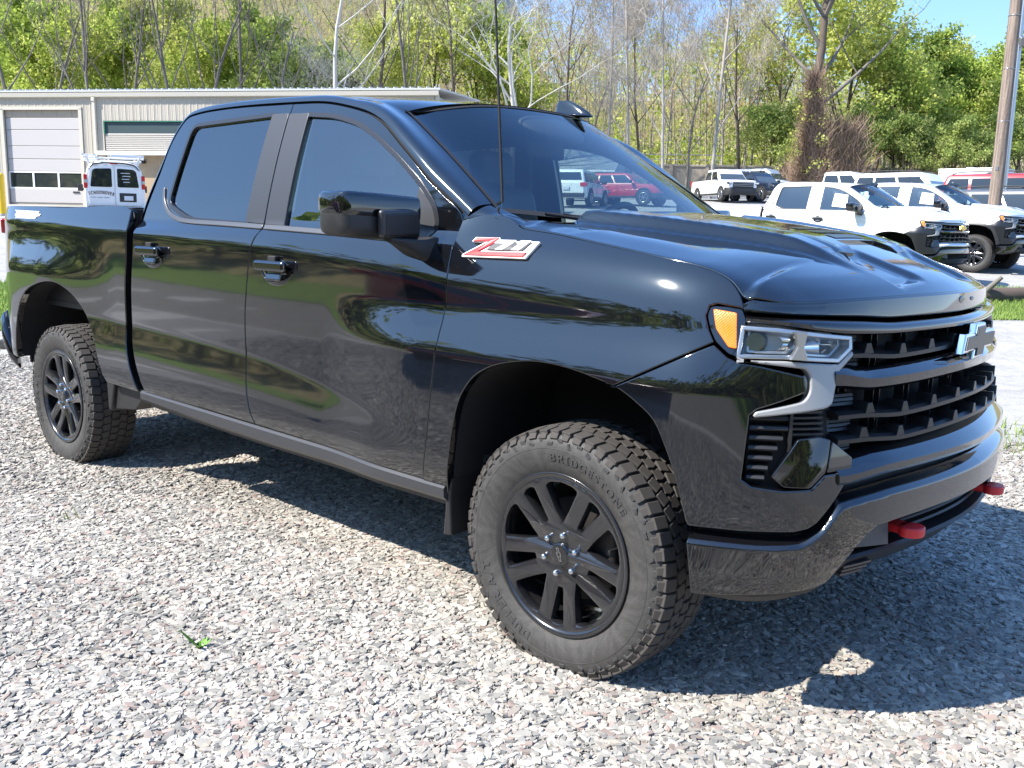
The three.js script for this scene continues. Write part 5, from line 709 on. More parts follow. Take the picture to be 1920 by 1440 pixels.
// gloss bar between hood and lamps
const lampTop = pwl([[.57, 1.203], [.686, 1.199], [.965, 1.174], [1.2, 1.168], [S_MID, 1.168]]);
mesh('upper_grille_bar', along(.582, sMir(.582), s => { const q = symS(s), yt = pwl([[.58, 1.232], [.8, 1.221], [1.02, 1.212], [1.2, 1.203], [S_MID, 1.202]])(q), yb = lampTop(q), f = frontProf(1.2) + .008;
  return [[f - .09, yt], [f - .028, yt], [f - .004, yt - .007], [f + .004, (yt + yb) / 2], [f + .002, yb + .004], [f - .006, yb], [f - .09, yb]]; }, .03, undefined, .9), M.gloss, truck);
// headlights
function place(s, d, y) { const c = contour(s); return new THREE.Matrix4().makeBasis(new THREE.Vector3(c[3], 0, -c[2]), new THREE.Vector3(0, 1, 0), new THREE.Vector3(c[2], 0, c[3])).setPosition(c[0] + c[2] * d, y, c[1] + c[3] * d); }
const onC = (g, s, d, y) => { g = g.clone(); g.applyMatrix4(place(s, d, y)); return g; };
{ const lampP = [[.577, 1.199], [.686, 1.196], [.965, 1.171], [.962, 1.135], [.905, 1.100], [.707, 1.112], [.572, 1.110]];
  const inner = insetPoly(area2(lampP) > 0 ? lampP : lampP.slice().reverse(), .006);
  const cell = (pts, S) => panelHole(S, pts, insetPoly(area2(pts) > 0 ? pts : pts.slice().reverse(), .004), { r: .002, depth: .05, du: .02, dv: .02 });
  const cA = roundPoly([[.592, 1.189], [.745, 1.182], [.765, 1.165], [.748, 1.135], [.720, 1.122], [.592, 1.122]], .008, 3), cB = roundPoly([[.772, 1.182], [.945, 1.165], [.945, 1.14], [.90, 1.110], [.80, 1.116], [.775, 1.135]], .008, 3);
  const [hl, hr] = both('headlight', panel(skirt(-.075), lampP, { du: .02, dv: .02, edge: false }), mat([.50, .52, .51], .35, .2));
  const sub = (n, g, m) => { const q = Array.isArray(g) ? merge(g) : g; mesh(n, q, m, hl); mesh(n, mirrorZ(q), m, hr); };
  sub('lamp_frame', panelHole(skirt(.002), lampP, inner, { r: .003, depth: .07, du: .02, dv: .02 }), M.silver);
  sub('lamp_cell', [cell(cA, skirt(-.030)), cell(cB, skirt(-.030))], M.silver);
  const bowl = (s, y, w, h, d0) => onC(new THREE.SphereGeometry(1, 24, 12, 0, Math.PI * 2, 0, Math.PI / 2).rotateX(-Math.PI / 2).scale(w, h, .03), s, d0, y);
  sub('reflector', [bowl(.682, 1.152, .07, .033, -.09), bowl(.865, 1.14, .075, .032, -.095)], M.chrome);
  sub('projector', [onC(new THREE.CylinderGeometry(.026, .030, .03, 20).rotateX(Math.PI / 2), .618, -.07, 1.153), onC(new THREE.TorusGeometry(.034, .008, 8, 20, Math.PI * .7).rotateZ(.6), .80, -.07, 1.14)], M.darkChrome);
  sub('lamp_divider', onC(extr([[-.02, .04], [.012, .04], [.005, .0], [.018, -.035], [-.03, -.035], [-.012, 0]], .02, .002), .757, -.045, 1.148), M.silver);
  sub('lamp_lens', panel(skirt(.004), lampP, { du: .03, dv: .03, edge: false }), M.lens);
  const amb = roundPoly([[.489, 1.240], [.560, 1.232], [.571, 1.134], [.548, 1.137], [.506, 1.185]], .006, 3), sur = roundPoly([[.478, 1.247], [.568, 1.246], [.585, 1.215], [.578, 1.11], [.548, 1.118], [.507, 1.149], [.487, 1.18], [.472, 1.22]], .008, 3);
  sub('lamp_surround', panel(skirt(-.012), sur, { r: .002, depth: .01, du: .02, dv: .02 }), M.gloss);
  const ambM = mat([0.92, 0.22, 0.006], 0.2, 0, { clearcoat: 1 }); { const N = 64, d = new Uint8Array(N * N * 4); for (let j = 0; j < N; j++) for (let i = 0; i < N; i++) { const v = 128 + 90 * Math.sin(i * Math.PI / 4) * Math.sin(j * Math.PI / 4); d.set([v, v, v, 255], (j * N + i) * 4); } const t = new THREE.DataTexture(d, N, N); t.wrapS = t.wrapT = THREE.RepeatWrapping; t.magFilter = THREE.LinearFilter; t.repeat.set(14, 14); t.needsUpdate = true; ambM.bumpMap = t; ambM.bumpScale = .002; }
  sub('turn_signal', panel(skirt(-.002), amb, { r: .003, depth: .012, du: .02, dv: .02 }), ambM);
  // grey bracket below the lamp
  const drl = [...roundPoly([[.572, 1.106, .004], [.707, 1.108, .004], [.905, 1.096, .004], [.960, 1.133, .004], [.966, 1.118, .006], [.900, 1.073, .01], [.874, 0.986, .03], [.849, 0.977, .03], [.732, 0.963, .004], [.629, 0.949, .006], [.635, 0.966, .01], [.778, .998, .03], [.797, 1.026, .02], [.796, 1.066, .02], [.780, 1.086, .02], [.640, 1.098, .01]], .01, 4)];
  const [d1] = both('lamp_bracket', panel(skirt(.004), drl, { r: .006, depth: .02, du: .02, dv: .012 }), mat([.31, .308, .30], .36, .15, { clearcoat: .4, clearcoatRoughness: .25 }));
}
// front corner skin
const seamTop = pwl([[.476, .612], [.618, .612], [.77, .622], [.825, .65], [.904, .734], [1.0, .744], [1.184, .752], [S_MID, .753]]);
const cheek = [[.224, .996], [.302, 1.036], [.444, 1.113], [.507, 1.143], [.548, 1.112], [.575, 1.100], [.640, 1.092], ...roundPoly([[.770, 1.078, .02], [.787, 1.062, .02], [.788, 1.030, .02], [.772, 1.005, .02]], .01, 3), [.640, .972], [.622, .955], [.617, .86], [.612, .775], [.640, .757], [.728, .750], [.803, .756], [.845, .795], [.885, .797], [.935, .790], [.915, .768], [.86, .70], [.825, .66], [.80, .644], [.76, .634], [.618, .626], [.477, .625], ...spline(FARCH.slice(1, 9), 3).slice(0, -1)];
both('front_fascia', panel(skirt(0), cheek, { du: .016, dv: .014, r: .005, depth: .03 }), M.paint);
// side vent with horizontal slats, and the blade that crosses it
{ const vent = [[.612, .962], [.612, .76], [.70, .74], [.90, .80], [.92, .99], [.86, .99]]; const [v1, v2] = both('side_vent', panel(skirt(-.055), vent, { edge: false, du: .03, dv: .03 }), M.dark);
  for (let k = 0; k < 7; k++) { const y = .945 - k * .028, s1 = [.735, .735, .72, .705, .692, .68, .672][k]; const g = along(.622, s1, s => { const f = bodyD(s, y); return [[f - .055, y + .010], [f - .020, y + .007], [f - .016, y], [f - .02, y - .005], [f - .055, y - .008]]; }, .04); mesh('slat', g, M.plastic, v1); mesh('slat', mirrorZ(g), M.plastic, v2); }
  for (let k = 0; k < 5; k++) { const y = .962 - k * .015, g = along(.752, .86, s => { const f = bodyD(s, y); return [[f - .05, y + .005], [f - .026, y + .003], [f - .026, y - .003], [f - .05, y - .005]]; }, .04); mesh('slat', g, M.plastic, v1); mesh('slat', mirrorZ(g), M.plastic, v2); }
  const post = along(.738, .748, s => { const f = bodyD(s, .9); return [[f - .055, .97], [f - .018, .97], [f - .018, .80], [f - .055, .80]]; }, .01); mesh('vent_post', post, M.plastic, v1); mesh('vent_post', mirrorZ(post), M.plastic, v2);
  const bladeS = (s, y) => { const c = contour(s), t = clamp((s - .70) / .16, 0, 1), d = bodyD(s, y) - .010 + .006 * sst(.70, .80, s + (y - .76) * -.9) * sst(.95, .84, s); return [c[0] + c[2] * d, y, c[1] + c[3] * d]; };
  both('vent_blade', panel(bladeS, roundPoly([[.690, .785], [.765, .893], [.834, .899], [.872, .889], [.850, .80], [.803, .757], [.728, .757]], .006, 3), { du: .01, dv: .01, r: .004, depth: .04 }), M.gloss);
  both('vent_facet', panel(skirt(-.004), [[.874, .886], [.945, .835], [.94, .796], [.885, .800], [.852, .799]], { du: .02, dv: .02, r: .003, depth: .05 }), M.gloss); }
// grille
const gd = y => frontProf(y);
const grille = mesh('grille', along(.86, sMir(.86), s => [[-.155, .77], [-.15, .77], [-.16, 1.19], [-.165, 1.19]], .05), M.dark, truck);
mesh('grille_main_bar', along(.884, sMir(.884), s => { const q = symS(s), t = sst(.88, 1.06, q), yt = lerp(1.096, 1.075, t) + .010 * sst(1.1, S_MID, q), yb = lerp(1.028, 1.014, t) + .010 * sst(1.1, S_MID, q), f = gd(1.05);
  return [[f - .10, yt + .004], [f - .030, yt + .002], [f + .004, yt - .020], [f + .008, yt - .026], [f + .006, yb + .010], [f - .006, yb], [f - .1, yb + .004]]; }, .03, undefined, .45), M.gloss, grille);
const gRow = (y0, s0, nT, step, first) => {
  const yy = s => y0 + .012 * sst(.9, .95, symS(s)) * 0 + .010 * sst(1.15, S_MID, symS(s)) - .012 * sst(.98, 1.2, symS(s)) + .012;
  const bar = along(s0, sMir(s0), s => { const y = yy(s), f = gd(y); return [[f - .10, y + .010], [f - .022, y + .007], [f - .008, y], [f - .008, y - .012], [f - .10, y - .014]]; }, .04, undefined, .4);
  mesh('grille_bar', bar, M.grille, grille);
  const teeth = [], struts = []; for (let s = s0 + first; s < sMir(s0) - .05; s += step) { const y = yy(s), f = gd(y);
    teeth.push(onC(extr([[-.018, 0], [.024, 0], [.008, .030], [-.010, .030]], .05, .0015).translate(0, 0, -.05), s, f - .010, y));
    for (const k of [-.008, .024]) struts.push(onC(boxG(0, .03, 0, .003, .07, .03), s + k - .05, f - .095, y), onC(boxG(0, -.04, 0, .003, .06, .03), s + k - .05, f - .095, y)); }
  for (const t of teeth) mesh('grille_tooth', t, M.grille, grille);
  mesh('grille_strut', struts, M.trim, grille);
};
gRow(1.108, .975, 9, .172, .07); gRow(.940, .905, 9, .172, .13); gRow(.873, .90, 9, .172, .10);
for (const [y, s1] of [[1.148, 1.05], [1.083, 1.05], [.985, 1.02], [.915, 1.0], [.845, .99]]) for (const mrr of [0, 1]) { const g = []; for (let k = 0; k < 3; k++) g.push(along(.90, s1, s => { const yy = y - .012 + k * .012, f = gd(yy); return [[f - .10, yy + .005], [f - .055, yy + .004], [f - .052, yy - .004], [f - .10, yy - .005]]; }, .05)); mesh('grille_louvre', mrr ? mirrorZ(merge(g)) : g, M.satin, grille); }
// bow-tie emblem
{ const bt = k => [[-.165, .032], [-.054, .032], [-.046, .060], [.062, .060], [.054, .032], [.188, .032], [.165, -.032], [.054, -.032], [.046, -.060], [-.062, -.060], [-.054, -.032], [-.188, -.032]].map(p => [p[0] * k, p[1] * k]);
  const e = mesh('emblem', onC(extr(bt(.94), .016, .006), S_MID + .02, gd(1.1) + .0, 1.118), M.chrome, truck);
  mesh('emblem_face', onC(extr(insetPoly(bt(.94).reverse(), .010), .006, .002), S_MID + .02, gd(1.1) + .0195, 1.118), mat([.08, .08, .082], .35, .5), e); }
// body strip under the grille
mesh('grille_lower_strip', along(.885, sMir(.885), s => { const q = symS(s), o = -.016 * sst(1.12, .885, q); return [[-.10, .868 + o], [-.045, .852 + o], [.004, .814 + o], [.010, .806 + o], [.012, .790 + o], [.006, .780 + o], [-.05, .776 + o], [-.10, .776 + o]]; }, .03, undefined, .5), M.paint, truck);
// gloss bumper
{ const top = [], bot = []; const sm = S_MID; const L = [.476, .55, .618, .70, .77, .80, .825, .86, .904, .95, 1.0, 1.1, 1.184, 1.4, sm];
  const bb = pwl([[.476, .43], [.643, .440], [.725, .450], [.80, .458], [.875, .476], [.918, .53], [.962, .584], [1.0, .615], [1.038, .634], [1.2, .640], [sm, .646]]);
  const T = L.map(s => [s, seamTop(s)]), Bm = [.50, .58, .643, .725, .80, .84, .875, .918, .962, 1.0, 1.038, 1.2, 1.4, sm].map(s => [s, bb(s)]);
  const left = a => a.slice(0, -1).reverse().map(p => [2 * sm - p[0], p[1]]);
  const poly = [...Bm, ...left(Bm), ...left(T).reverse(), ...T.slice().reverse()]; const S = (s, y) => { const q = symS(s), c = contour(s), t = seamTop(q) - y, d = bodyD(q, y) - .030 + .042 * sst(-.002, .036, t) + .004 * sst(.03, .2, t); return [c[0] + c[2] * d, y, c[1] + c[3] * d]; };
  mesh('front_bumper', panel(S, poly, { du: .007, dv: .006, r: .004, depth: .05 }), M.gloss, truck); }
mesh('bumper_gap', along(.50, sMir(.50), s => { const q = symS(s), y = seamTop(q), f = bodyD(q, y); return [[f - .09, y - .06], [f - .045, y - .05], [f - .045, y + .07], [f - .09, y + .07]]; }, .03), M.dark, truck);
// lower valance, skid and slats
{ const val = mesh('lower_valance', along(.50, sMir(.50), s => { const q = symS(s), yt = pwl([[.5, .45], [.7, .455], [.875, .49], [.962, .545], [1.2, .55], [S_MID, .552]])(q), yb = pwl([[.5, .412], [.62, .405], [.90, .44], [1.13, .458], [S_MID, .452]])(q), f = bodyD(q, .52), k = sst(.85, 1.0, q);
    return [[f - .20, yt], [f - lerp(.03, .008, k), yt - .004], [f - lerp(.022, .0, k), yt - .012], [f - lerp(.024, .02, k), lerp(yb + .02, yt - .03, k)], [f - lerp(.04, .085, k), yb], [f - .25, yb - .01]]; }, .03, undefined, .5), M.plastic, truck);
  mesh('valance_back', along(.96, sMir(.96), [[-.14, .53], [-.12, .53], [-.12, .66], [-.14, .66]], .06), M.dark, val);
  for (let k = 0; k < 3; k++) mesh('valance_slat', along(1.13, sMir(1.13), s => { const y = .572 + k * .024; return [[-.12, y + .005], [-.035, y + .006], [-.03, y], [-.036, y - .004], [-.12, y - .004]]; }, .06), M.plastic, val);
  for (const m of [0, 1]) { const g = along(.965, 1.135, s => { const f = frontProf(.6); return [[f - .05, .642], [f - .020, .634 - .0 * s], [f - .012, lerp(.57, .552, (s - .965) / .17)], [f - .05, .548]]; }, .03); mesh('valance_side_plate', m ? mirrorZ(g) : g, mat([.055, .056, .058], .5), val); 
    for (let k = 0; k < 3; k++) { const q = along(.96 + k * .01, 1.08, s => { const y = .505 - k * .018; return [[-.07, y + .006], [-.018 - k * .014, y + .004], [-.02 - k * .014, y - .004], [-.07, y - .005]]; }, .04); mesh('valance_louvre', m ? mirrorZ(q) : q, M.satin, val); } }
  const hookS = new THREE.Shape(); hookS.absellipse(0, 0, .036, .030, 0, Math.PI * 2); 
  for (const s of [1.205, 1.885]) { const g = new THREE.ExtrudeGeometry(hookS, { depth: .018, bevelEnabled: true, bevelSize: .006, bevelThickness: .006, bevelSegments: 3, curveSegments: 20 }).rotateX(-Math.PI / 2); const arm = rbox(.06, .028, .12, .008, 2).translate(0, .010, -.055);
    const h = mesh('tow_hook', [onC(g, s, .025, .580), onC(arm, s, .01, .580)], M.red, truck); } }
// ---------- wheels ----------
const TR = 0.415, TY = 0.407;
const tyreProf = [[.258, -.10], [.262, -.112], [.275, -.119], [.300, -.131], [.335, -.139], [.365, -.137], [.388, -.127], [.400, -.112], [.404, -.095], [.404, .095], [.400, .112], [.388, .127], [.365, .137], [.335, .139], [.300, .131], [.275, .119], [.262, .112], [.258, .10]];
const sideZ = pwl([[.258, .10], [.262, .112], [.275, .119], [.300, .131], [.335, .139], [.365, .137], [.388, .127], [.400, .112]]);
function ringText(str, r, a0, size, da) {                             // raised letters round the sidewall, reading outwards
  const out = []; let a = a0; const S = (x, y) => { const rr = r + y, th = a - x / r; return [rr * Math.cos(th), rr * Math.sin(th)]; };
  for (const ch of str) { if (ch === ' ') { a -= size * .6 / r; continue; } const g = textG(ch, size, .0030, 2), w = g.boundingBox.max.x - Math.min(0, g.boundingBox.min.x), p = g.attributes.position;
    for (let i = 0; i < p.count; i++) { const q = S(p.getX(i) * 1.25, p.getY(i)), rr = Math.hypot(...q); p.setXYZ(i, q[0], q[1], sideZ(rr) - .0006 + p.getZ(i)); }
    g.computeVertexNormals(); out.push(g); a -= (w * 1.25 + size * .12) / r; }
  return out;
}
function makeWheel(textTurn) {
  const w = new THREE.Group(); w.name = 'wheel';
  const lathe = (pts, seg = 96) => new THREE.LatheGeometry(pts.map(p => new THREE.Vector2(...p)), seg).rotateX(Math.PI / 2);
  const dusty = mat([1, 1, 1], .68); dusty.map = noiseMap(256, (u, v) => { const n = tileN(u, v, 3, 41), m = tileN(u, v, 11, 44), g = .222 + .045 * n + .03 * m + (rnd() - .5) * .05; return [g * 1.02, g, g * .975]; }); dusty.map.repeat.set(5, 1);
  const tyre = mesh('tyre', lathe(spline(tyreProf, 3)), dusty, w);
  // tread: five rows of skewed blocks and shoulder lugs that wrap on to the sidewall
  const blocks = [], N = 54, box = (len, wid, h) => rbox(len, h, wid, .003, 1);
  const at = (g, th, zz, sk = 0, tilt = 0, rad = TR - .006) => { const m = new THREE.Matrix4().makeRotationZ(th - Math.PI / 2).multiply(new THREE.Matrix4().makeTranslation(0, rad, zz)).multiply(new THREE.Matrix4().makeRotationY(sk)).multiply(new THREE.Matrix4().makeRotationX(tilt)); const q = g.clone(); q.applyMatrix4(m); blocks.push(q); };
  const bC = box(.040, .030, .016), bM = box(.041, .040, .016), bS = box(.039, .052, .016), bW = box(.026, .030, .010), bN = box(.012, .018, .006);
  const chev = extr([[-.020, -.018], [.016, -.022], [.022, 0], [.016, .022], [-.020, .018], [-.014, 0]], .012, .0015).rotateX(-Math.PI / 2).translate(0, -.006, 0);
  for (let i = 0; i < N; i++) { const th = i / N * Math.PI * 2, d = Math.PI * 2 / N;
    at(chev, th + (i % 2 ? .004 : 0), 0, 0, 0, TR - .007);
    for (const s of [-1, 1]) { at(bM, th + d * .45, s * .047, s * .32); at(bS, th + d * .1, s * .099, s * -.12, s * .13, TR - .010);
      at(i % 2 ? bW : bS.clone().scale(.8, .8, .5), th + d * .1, s * .124, 0, s * .95, TR - .022); } 
  }
  mesh('tread', blocks, M.tread, w);
  const nib = []; for (let i = 0; i < 60; i++) { const th = i / 60 * Math.PI * 2, g = i % 3 === 2 ? rbox(.010, .022, .006, .002, 1) : rbox(.022, .012, .006, .002, 1); const r = .372 + (i % 2 ? .006 : -.004); nib.push(xf(g, [r * Math.cos(th), r * Math.sin(th), sideZ(r) - .0005], [0, 0, th - Math.PI / 2 + (i % 3 - 1) * .5])); }
  mesh('tyre_lug', [...nib, ...[.268, .352].map(r => new THREE.TorusGeometry(r, .0016, 6, 120).translate(0, 0, sideZ(r)))], M.rubber, tyre);
  mesh('tyre_lettering', [...ringText('BRIDGESTONE', .312, 2.08 + textTurn, .027), ...ringText('DUELER A/T', .311, 4.78 + textTurn, .029)], mat([.040, .040, .040], .6), tyre);
  // rim: lip and barrel, then the pierced face with five twin spokes
  const rim = mesh('rim', [lathe([[.262, .112], [.272, .121], [.274, .126], [.270, .129], [.262, .128], [.254, .122], [.248, .110], [.236, .06], [.232, -.09], [.262, -.11]])], M.wheel, w);
  const face = new THREE.Shape(); face.absarc(0, 0, .254, 0, Math.PI * 2);
  const P = (r, a) => [r * Math.cos(a), r * Math.sin(a)], D = Math.PI / 180;
  for (let k = 0; k < 5; k++) { const th = (-90 + 72 * k) * D, rot = (x, y) => [x * Math.cos(th) - y * Math.sin(th), x * Math.sin(th) + y * Math.cos(th)];
    const slot = roundPoly([rot(.112, -.012), rot(.232, -.029), rot(.240, -.01), rot(.240, .01), rot(.232, .029), rot(.112, .012)], .007, 3);
    face.holes.push(new THREE.Path(slot.map(p => new THREE.Vector2(...p))));
    const t2 = th + 36 * D, gap = roundPoly([P(.100, t2), P(.150, t2 - 11.5 * D), P(.232, t2 - 17 * D), P(.242, t2 - 11 * D), P(.244, t2), P(.242, t2 + 11 * D), P(.232, t2 + 17 * D), P(.150, t2 + 11.5 * D)], .010, 3);
    face.holes.push(new THREE.Path(gap.map(p => new THREE.Vector2(...p)))); }
  const fg = new THREE.ExtrudeGeometry(face, { depth: .022, bevelEnabled: true, bevelThickness: .010, bevelSize: .009, bevelOffset: -.005, bevelSegments: 2, curveSegments: 48 });
  { const p = fg.attributes.position; for (let i = 0; i < p.count; i++) { const r = Math.hypot(p.getX(i), p.getY(i)); p.setZ(i, p.getZ(i) + .088 - .020 * (1 - Math.min(1, r / .25)) + (r > .13 ? .004 : 0)); } fg.computeVertexNormals(); }
  mesh('spokes', toCreasedNormals(fg, .5), M.wheel, rim);
  const hub = mesh('hub', [lathe([[0, .100], [.080, .102], [.096, .100], [.104, .092], [.104, .06]], 40)], M.wheel, rim);
  for (let k = 0; k < 6; k++) { const a = (k / 6) * Math.PI * 2 + .35, x = .067 * Math.cos(a), y = .067 * Math.sin(a);
    mesh('lug_nut', [xf(new THREE.CylinderGeometry(.0105, .012, .026, 6).rotateX(Math.PI / 2), [x, y, .110]), xf(new THREE.SphereGeometry(.0095, 10, 6), [x, y, .121])], M.chrome, w);
    mesh('lug_recess', xf(new THREE.TorusGeometry(.0165, .004, 8, 20), [x, y, .102]), M.dark, rim); }
  const cap = mesh('centre_cap', [lathe([[0, .122], [.030, .121], [.0365, .118], [.0385, .11], [.0385, .098]], 32)], M.gloss, w);
  { const bt = [[-.0165, .0032], [-.0054, .0032], [-.0046, .006], [.0062, .006], [.0054, .0032], [.0188, .0032], [.0165, -.0032], [.0054, -.0032], [.0046, -.006], [-.0062, -.006], [-.0054, -.0032], [-.0188, -.0032]].map(p => [p[0] * 1.25, p[1] * 1.35]);
    const s = new THREE.Shape(bt.map(p => new THREE.Vector2(...p))); s.holes.push(new THREE.Path(insetPoly(bt.slice().reverse(), .0014).map(p => new THREE.Vector2(...p))));
    mesh('emblem', xf(new THREE.ExtrudeGeometry(s, { depth: .001, bevelEnabled: false }), [0, 0, .1216], [0, 0, -1.25]), M.silver, cap); }
  mesh('brake_disc', [lathe([[.05, .03], [.172, .03], [.172, .012], [.05, .012]], 48), xf(rbox(.10, .16, .07, .02), [.13, .05, .03])], mat([.035, .033, .032], .5, .5), w);
  mesh('wheel_backing', lathe([[0, -.06], [.23, -.06]], 48), M.liner, rim);
  mesh('valve_stem', rod([.215 * Math.cos(.3), .215 * Math.sin(.3), .07], [.205 * Math.cos(.3), .205 * Math.sin(.3), .118], .004), M.plastic, w);
  return w;
}
{ const w0 = makeWheel(-.38); w0.position.set(0, TY, .868); truck.add(w0);
  for (const [x, z, t] of [[-3.745, .868, 1], [0, -.868, 1], [-3.745, -.868, 1]]) { const w = w0.clone(); w.position.set(x, TY, z); if (z < 0) w.rotation.y = Math.PI; w.rotation.z = x < 0 ? -.62 : 0; truck.add(w); } }
// wheel wells
for (const [x0, arch, sg] of [[0, FARCH, 1], [-3.745, RARCH, 1]]) {
  const pts = spline(arch, 3), f = patch((u, v) => { const i = u * (pts.length - 1), k = Math.min(pts.length - 2, Math.floor(i)), t = i - k, x = lerp(pts[k][0], pts[k + 1][0], t), y = lerp(pts[k][1], pts[k + 1][1], t), zo = K0(x, y)[2] - .012; const px = x0 < -1 ? K0(x, y)[0] : x; return [px, y + .004, lerp(zo, .50, v)]; }, 60, 4);
  both('wheel_well', [f, boxG(x0 < -1 ? -3.72 : .0, .80, .50, 1.15, .65, .02)], M.liner);
  // rolled lip
  const lip = patch((u, v) => { const i = u * (pts.length - 1), k = Math.min(pts.length - 2, Math.floor(i)), t = i - k, x = lerp(pts[k][0], pts[k + 1][0], t), y = lerp(pts[k][1], pts[k + 1][1], t), q = K0(x, y); return [q[0], q[1] + .002, q[2] - .004 - .03 * v]; }, 60, 2);
  both('arch_lip', lip, M.paint);
}
// mud flaps
{ const fl = (pts, z0, th, bend) => xf(extr(pts, .20, .008), [0, 0, z0]);
  both('mud_flap', [fl([[-.478, .610], [-.512, .602], [-.506, .500], [-.520, .352], [-.478, .358], [-.486, .50]], .80, .2)], M.plastic);
  both('mud_flap', [fl([[-3.175, .660], [-3.215, .60], [-3.205, .41], [-3.175, .40], [-3.12, .575]], .76, .2), fl([[-3.19, .58], [-3.18, .41], [-2.93, .44], [-2.80, .55], [-2.80, .59], [-3.1, .60]], .74, .2)], M.plastic); }
// ---------- mirror, aerial, badge, cabin, bed, underbody ----------
{ // door mirror: shell, gloss cap, forward-facing insert, foot
  const shell = (ya, yb, g, r) => loft([[.985, .80, .80], [.990, .97, .97], [1.01, 1, 1], [1.12, 1, 1], [1.22, .99, .99], [1.268, .95, .96], [1.288, .84, .88], [1.296, .6, .7]].map(([z, s, t]) => { const drop = (1.296 - z) * .045 - .006, cy = (ya + yb) / 2 - drop, h = (yb - ya) / 2 * t + g, xm = -.745 - .10 * (z - .98), hx = .082 * s + g; return roundPoly([[xm - hx, cy - h], [xm + hx * .96, cy - h], [xm + hx, cy], [xm + hx * .92, cy + h], [xm - hx, cy + h]], r, 5).map(p => [p[0], p[1], z + (g ? (z > 1.15 ? g : 0) : 0)]); }), true, true, .8);
  const foot = loft([[.90, 1.30, 1.40, .085], [.94, 1.31, 1.41, .075], [.99, 1.325, 1.40, .06], [1.06, 1.365, 1.405, .05], [1.12, 1.385, 1.41, .04]].map(([z, y0, y1, h]) => roundPoly([[-.735 - h, y0 + .02], [-.735 + h * .9, y0], [-.735 + h, y1], [-.735 - h, y1]], .02, 4).map(p => [p[0] + .03, p[1], z])), true, true, .9);
  const [m1, m2] = both('door_mirror', shell(1.400, 1.552, 0, .034), M.plastic, truck);
  const sub = (n, g, m) => { mesh(n, g, m, m1); mesh(n, mirrorZ(Array.isArray(g) ? merge(g) : g), m, m2); };
  sub('mirror_cap', shell(1.466, 1.552, .003, .030), M.gloss); sub('mirror_foot', foot, M.plastic);
  sub('mirror_insert', xf(rbox(.03, .096, .190, .016, 3), [-.672, 1.455, 1.085], [.045, .10, -.03]), M.satin);
  sub('mirror_insert_panel', xf(rbox(.01, .074, .168, .008, 2), [-.659, 1.450, 1.078], [.045, .10, -.03]), M.plastic);
  sub('mirror_glass', xf(rbox(.006, .115, .24, .003, 1), [-.842, 1.47, 1.14], [0, -.1, 0]), M.chrome);
}
mesh('aerial', [rod([-.497, 1.470, .745], [-.497, 1.50, .745], .011, .007, 12), rod([-.497, 1.49, .745], [-.562, 2.30, .74], .005, .0042, 8)], M.dark, truck);
// roof fin
{ const lev = [[0, -1.085, -.862, .024], [.25, -1.083, -.885, .019], [.6, -1.078, -.935, .013], [.9, -1.07, -.985, .008], [1, -1.062, -1.0, .004]]; const fin = loft(lev.map(([t, x0, x1, w]) => { const r = []; for (let i = 0; i < 16; i++) { const a = i / 16 * Math.PI * 2; r.push([(x0 + x1) / 2 + (x1 - x0) / 2 * Math.cos(a), 1.958 + .072 * t - .06 * ((x0 + x1) / 2 + (x1 - x0) / 2 * Math.cos(a) + 1.0) * (1 - t), -.25 + w * Math.sin(a)]); } return r; }), true, true, 1);
  mesh('roof_fin', [fin, xf(new THREE.SphereGeometry(1, 24, 10).scale(.135, .014, .042), [-.995, 1.962, -.25], [0, 0, -.08])], M.gloss, truck); }
// fender badge and bed sticker
{ const S = skirt(.004), quad = (pts, h) => { const s = new THREE.Shape(pts.map(p => new THREE.Vector2(...p))); return s; };
  const put = (g, off) => { g = g.clone(); const p = g.attributes.position; for (let i = 0; i < p.count; i++) { const s = -.482 + p.getX(i) * 1.0, y = 1.347 + p.getY(i) * .80, q = S(s, y), n = surfN(S, s, y); p.setXYZ(i, ...V.add(q, V.mul(n, p.getZ(i) + off))); } g.computeVertexNormals(); return g; };
  const ex = (pts, d) => extr(pts, d, .0012);
  const [b1, b2] = both('fender_badge', [put(ex([[0, .006], [.083, .060], [.022, .060], [.030, .078], [.130, .078], [.138, .064], [.168, .064], [.182, .064], [.235, .066], [.300, .066], [.275, .0], [0, -.004]], .006), 0)], M.white);
  const sub = (n, g, m) => { mesh(n, g, m, b1); mesh(n, mirrorZ(merge(Array.isArray(g) ? g : [g])), m, b2); };
  sub('badge_red', put(ex([[.008, .003], [.098, .060], [.030, .060], [.038, .074], [.128, .074], [.134, .062], [.062, .018], [.272, .022], [.264, .004]], .003), .007), M.bright);
  sub('badge_dark', put(ex([[.098, .028], [.128, .060], [.272, .060], [.250, .028]], .0015), .007), M.satin);
  sub('badge_digit', put(ex([[.132, .066], [.206, .066], [.198, .054], [.168, .028], [.136, .028], [.168, .052], [.122, .052]], .003), .0075), M.white);
  sub('badge_digit', put(ex([[.212, .055], [.226, .066], [.268, .066], [.238, .028], [.204, .028], [.224, .053]], .003), .0075), M.white);
  const [k1] = both('bed_sticker', [panel(skirt(.003), [[-4.34, 1.480], [-3.96, 1.474], [-3.97, 1.461], [-3.93, 1.458], [-3.95, 1.447], [-3.98, 1.445], [-4.0, 1.431], [-4.31, 1.433], [-4.29, 1.446], [-4.33, 1.449], [-4.30, 1.466]], { du: .03, dv: .012, edge: false })], M.white); }
